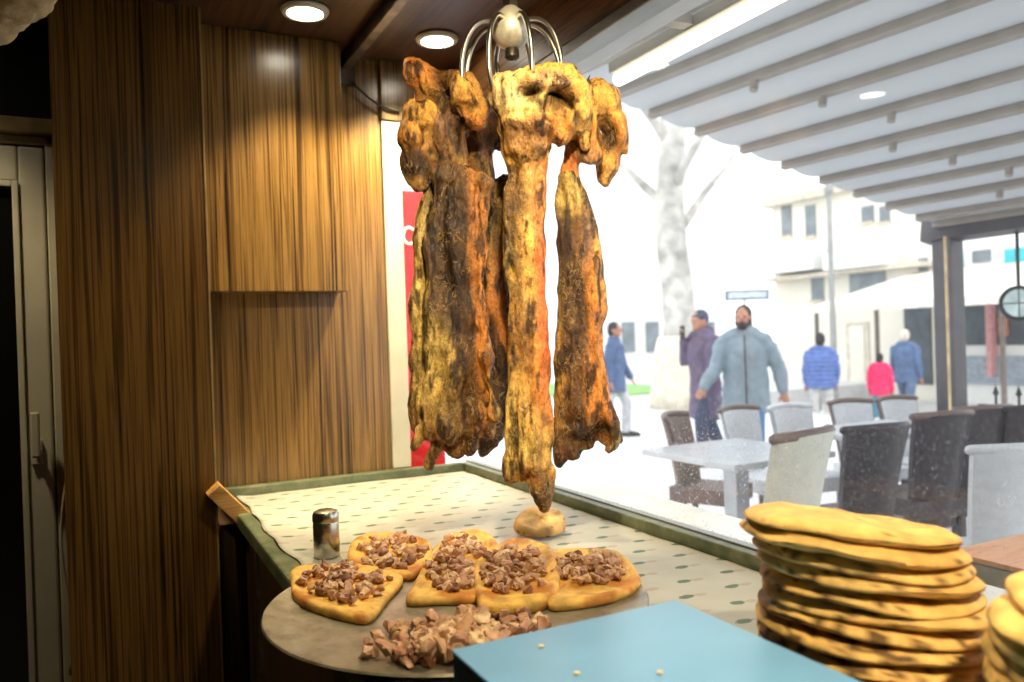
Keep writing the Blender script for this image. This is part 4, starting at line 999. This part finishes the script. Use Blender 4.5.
# ------------------------------------------------------------------ people
m_skin = simple('skin', (172, 122, 100), .6, 0, .05, 8)
m_hair = simple('dark_hair', (44, 38, 38), .7)
def person(label, loc, rz, h, jacket, trousers, pose, hat=None, beard=False, hood=False, coat_len=.80, grey=None, phone=False, pack=None, quilt=False, zipper=False, puff=1.0, vox=.011):
    """faces -Y locally, feet on the ground"""
    k = h / 1.72
    hip = Vector((0, 0, .90)); chest = Vector((0, pose.get('lean', 0) * -.05, 1.28)); neck = Vector((0, pose.get('lean', 0) * -.06, 1.46)); head = Vector((0, pose.get('lean', 0) * -.07 - .015, 1.60))
    hy = pose.get('head', 0); HR = Matrix.Rotation(hy, 3, 'Z')
    def arm(s):
        q = pose['arm_l' if s > 0 else 'arm_r']; sh = Vector((s * .18, chest.y, 1.385)); return [sh, sh + Vector(q[0]), sh + Vector(q[0]) + Vector(q[1])]
    def leg(s):
        q = pose['leg_l' if s > 0 else 'leg_r']; a = Vector((s * .09, 0, .90)); kn = a + Vector(q[0]); an = kn + Vector(q[1]); return [a, kn, an]
    g = G()
    g.ell((0, 0, .95), (.155, .105, .14)); g.ell((0, 0, 1.1), (.14, .10, .16)); g.ell(chest, (.165, .115, .19)); g.tube([chest + Vector((0, 0, .1)), neck, head - Vector((0, -.01, .04))], [.09, .056, .052], 12)
    g.ell(head, (.074, .094, .115), 18, 12, HR); g.ell(head + HR @ Vector((0, -.045, -.065)), (.05, .048, .05), 12, 8, HR)
    g.ell(head + HR @ Vector((0, -.098, -.012)), (.013, .02, .024), 8, 6, HR)
    for s in (-1, 1): g.ell(head + HR @ Vector((s * .076, .005, -.005)), (.012, .02, .032), 8, 6, HR); g.ell(head + HR @ Vector((s * .033, -.076, .018)), (.026, .02, .012), 8, 6, HR)
    for s in (-1, 1):
        a = arm(s); g.tube([a[0], a[1]], [.055, .043], 10, None, True); g.tube([a[1], a[2]], [.042, .028], 10, None, True)
        d = (a[2] - a[1]).normalized(); sd = d.cross(Vector((0, 1, .2))).normalized(); nn = d.cross(sd)
        pm = a[2] + d * .05; g.tube([a[2], pm, a[2] + d * .085], [.028, .036, .034], 10, (nn, .55), True)
        for fi in range(4):
            b = a[2] + d * .085 + sd * ((fi - 1.5) * .019); ln = (.062, .074, .069, .052)[fi]
            g.tube([b, b + d * ln * .5 + nn * .006, b + d * ln + nn * .022], [.0095, .009, .0075], 6, None, True)
        b = a[2] + d * .03 - sd * .034 * s; g.tube([b, b - sd * s * .022 + d * .03, b - sd * s * .024 + d * .06 + nn * .012], [.012, .0105, .009], 6, None, True)
        l = leg(s); g.tube([l[0], l[1]], [.088, .06], 12, None, True); g.tube([l[1], l[1].lerp(l[2], .35), l[2]], [.056, .058, .042], 12, None, True)
        fd = Vector((0, -.17, 0)); g.tube([l[2] + Vector((0, .03, -.045)), l[2] + fd * .5 + Vector((0, 0, -.05)), l[2] + fd + Vector((0, 0, -.06))], [.042, .038, .03], 10, None, True)
    def fin(name, g, m, par, vx=vox, sm=3, fn=None):
        for i, p in enumerate(g.v): g.v[i] = p * k
        me = remesh(g, vx, sm)
        if fn: fn(me)
        return link(name, me, m, par, smooth=True)
    body = fin('person', g, m_skin, None, .0085, 2); body.location = loc; body.rotation_euler = (0, 0, rz); tag(body, label, 'person')
    # jacket
    g = G(); P_ = 1.0 * puff; zl = 1.46 - coat_len
    g.tube([(0, .0, zl), (0, 0, zl + .08), (0, 0, 1.0), (chest.x, chest.y * .6, 1.15), chest, (chest.x, chest.y, 1.36), neck - Vector((0, 0, .03))], [.215 * P_, .21 * P_, .195 * P_, .19 * P_, .20 * P_, .185, .10], 18, (Vector((0, 1, 0)), .72))
    for s in (-1, 1):
        a = arm(s); d = a[2] - a[1]; g.tube([neck + Vector((s * .02, 0, -.02)), a[0].lerp(neck, .5) + Vector((0, 0, .0)), a[0] + Vector((s * .0, 0, -.025)), a[0].lerp(a[1], .35) + Vector((s * .008, 0, 0)), a[0].lerp(a[1], .7), a[1], a[1] + d * .5, a[1] + d * .98], [.075, .085, .082, .078 * P_, .07 * P_, .066 * P_, .06 * P_, .05], 12, None, True)
    g.tube([neck + Vector((0, .012, -.05)), neck + Vector((0, .005, .035))], [.092, .08], 14)
    if hood: g.ell(neck + Vector((0, .08, .0)), (.11, .07, .09))
    def crease(me):
        co, no = vget(me); dd = nz(co, 9, 9, 7, 3, 3) * .016 + (np.sin(co[:, 2] * 2 * math.pi / .075) * .008 if quilt else 0); co += no * np.asarray(dd)[:, None]
        me.vertices.foreach_set('co', co.astype(np.float32).ravel()); me.update()
    fin('jacket', g, jacket, body, .012, 3, crease)
    if zipper:
        g = G(); g.tube([(0, -.158 * P_ - .004, zl + .03), (0, -.150 * P_ - .004, 1.0), (0, chest.y - .148 * P_ - .006, 1.28), (0, chest.y - .105, 1.42)], .007, 6); g.v = [p * k for p in g.v]; link('zipper', g.mesh('zipper'), m_black, body)
    g = G(); g.tube([(0, 0, .80), (0, 0, .92), (0, 0, 1.04)], [.165, .168, .155], 16, (Vector((0, 1, 0)), .72))
    for s in (-1, 1):
        l = leg(s); g.tube([l[0] + Vector((0, 0, .03)), l[0].lerp(l[1], .5), l[1], l[1].lerp(l[2], .5), l[2] + (l[2] - l[1]).normalized() * .02], [.105, .092, .078, .074, .07], 12)
    fin('trousers', g, trousers, body, .012, 3)
    for s in (-1, 1):
        l = leg(s); g = G(); fd = Vector((0, -.18, 0)); g.tube([l[2] + Vector((0, .04, -.043)), l[2] + fd * .5 + Vector((0, 0, -.045)), l[2] + fd + Vector((0, 0, -.055))], [.052, .05, .04], 10, None, True); fin('shoe', g, m_black, body, .01, 2)
    g = G(); g.ell(head + HR @ Vector((0, .014, .03)), (.083, .097, .098), 16, 10, HR)
    if hat is None: g.ell(head + HR @ Vector((0, .04, -.01)), (.082, .075, .1), 14, 9, HR)
    g.v = [p if (HR.transposed() @ (p - head)).y > -.062 else p + HR @ Vector((0, .03, .0)) for p in g.v]
    g.v = [p for p in g.v]
    if hat is None: fin('hair', g, grey or m_hair, body, .009, 2)
    else:
        g.lathe([(.086, 0), (.092, .01), (.09, .035), (.082, .036)], 16, head + Vector((0, .006, .028))); fin('beanie', g, hat, body, .009, 2)
    for s in (-1, 1):
        g = G(); g.ell(head + HR @ Vector((s * .031, -.086, .006)), (.011, .007, .007), 8, 6, HR); g.v = [p * k for p in g.v]; link('eye', g.mesh('eye'), m_black, body)
    if beard:
        g = G(); g.ell(head + HR @ Vector((0, -.06, -.082)), (.058, .045, .046), 14, 9, HR); g.ell(head + HR @ Vector((0, -.098, -.05)), (.03, .012, .008), 8, 6, HR)
        for s in (-1, 1): g.ell(head + HR @ Vector((s * .066, -.02, -.05)), (.014, .035, .045), 8, 6, HR)
        fin('beard', g, m_hair, body, .008, 2)
    if phone:
        a = arm(-1); g = G(); q = a[2] + (a[2] - a[1]).normalized() * .1; g.box(q.x - .04, q.x + .04, q.y - .02, q.y, q.z - .08, q.z + .08); g.v = [p * k for p in g.v]
        ph = link('phone', g.mesh('phone', q * k), m_black, None, Vector(loc) + Matrix.Rotation(rz, 3, 'Z') @ (q * k), bevel=.006); ph.rotation_euler = (0, 0, rz); tag(ph, 'dark phone held up before the face of the man in the beanie', 'phone')
    if pack is not None:
        g = G(); g.ell((0, .20, 1.18), (.17, .11, .24), 16, 10); fin('backpack', g, pack, body, .012, 3)
    return body
def stand(px, py_feet_z, D_, z): p = atD(px, 340, D_); return Vector((p.x, p.y, z))
walk = dict(arm_l=((.06, -.05, -.28), (.0, -.12, -.22)), arm_r=((-.05, .06, -.28), (-.02, -.05, -.25)), leg_l=((.0, -.14, -.40), (.0, .02, -.42)), leg_r=((.0, .1, -.41), (0, .16, -.37)))
idle = dict(arm_l=((.06, .0, -.29), (.0, -.06, -.25)), arm_r=((-.06, .0, -.29), (.0, -.06, -.25)), leg_l=((.02, -.0, -.42), (.0, .01, -.42)), leg_r=((-.02, .02, -.42), (0, .02, -.42)))
man = dict(walk); man.update(arm_r=((-.10, -.08, -.27), (-.12, -.16, -.19)), arm_l=((.13, .03, -.27), (.05, -.02, -.26)), head=-.25)
m_grey = simple('grey_blue_jacket', (122, 138, 148), .75, 0, .05, 12, .25); m_plum = simple('plum_coat', (92, 80, 104), .8, 0, .12, 12, .25)
m_jean = simple('blue_jeans', (70, 110, 150), .8, 0, .1, 14); m_navy = simple('navy_trousers', (44, 58, 86), .8, 0, .1, 14)
face = -YAW   # turns a figure's front to the camera
pm_ = stand(744, 0, 7.6, 0)
person('bearded man in a grey-blue jacket walking towards the window with one arm out', pm_, face - .25, 1.65, m_grey, m_jean, man, None, True, hood=False, coat_len=.80, puff=1.13, zipper=True)
m2p = dict(walk); m2p.update(arm_r=((-.06, -.06, -.25), (.09, -.08, .25)), lean=.5)
pm2 = stand(704, 0, 8.5, 0)
person('man in a plum coat and dark beanie walking left beside the bearded man', pm2, face - 1.15, 1.64, m_plum, m_navy, m2p, simple('navy_beanie', (62, 70, 92), .85), False, True, coat_len=.95, phone=True, puff=1.05)
person('person in a blue puffer jacket seen from behind across the street', stand(820, 0, 13.7, -.38), face + 2.9, 1.70, simple('blue_puffer', (84, 106, 164), .5), simple('pale_trousers', (190, 188, 184), .8), idle, quilt=True, puff=1.18, coat_len=.70)
person('small person in a bright pink-red coat before the cream building', stand(879, 0, 14.2, -.38), face + 2.6, 1.30, simple('pink_coat', (232, 40, 98), .7), simple('teal_trousers', (66, 128, 150), .8), idle, coat_len=.74, puff=.92)
person('person in a dark blue jacket left of the awning post across the street', stand(905, 0, 14.6, -.38), face + 2.4, 1.70, simple('slate_jacket', (80, 102, 136), .7), simple('slate_trousers', (90, 112, 140), .8), walk, coat_len=.72, puff=.98, grey=simple('fair_hair', (206, 196, 184), .8))
person('person in a navy jacket at the far left, partly behind the hanging meat', stand(614, 0, 11.0, 0), face + 1.2, 1.58, simple('navy_jacket', (72, 92, 128), .7), simple('grey_trousers', (176, 176, 178), .8), walk, coat_len=.78)
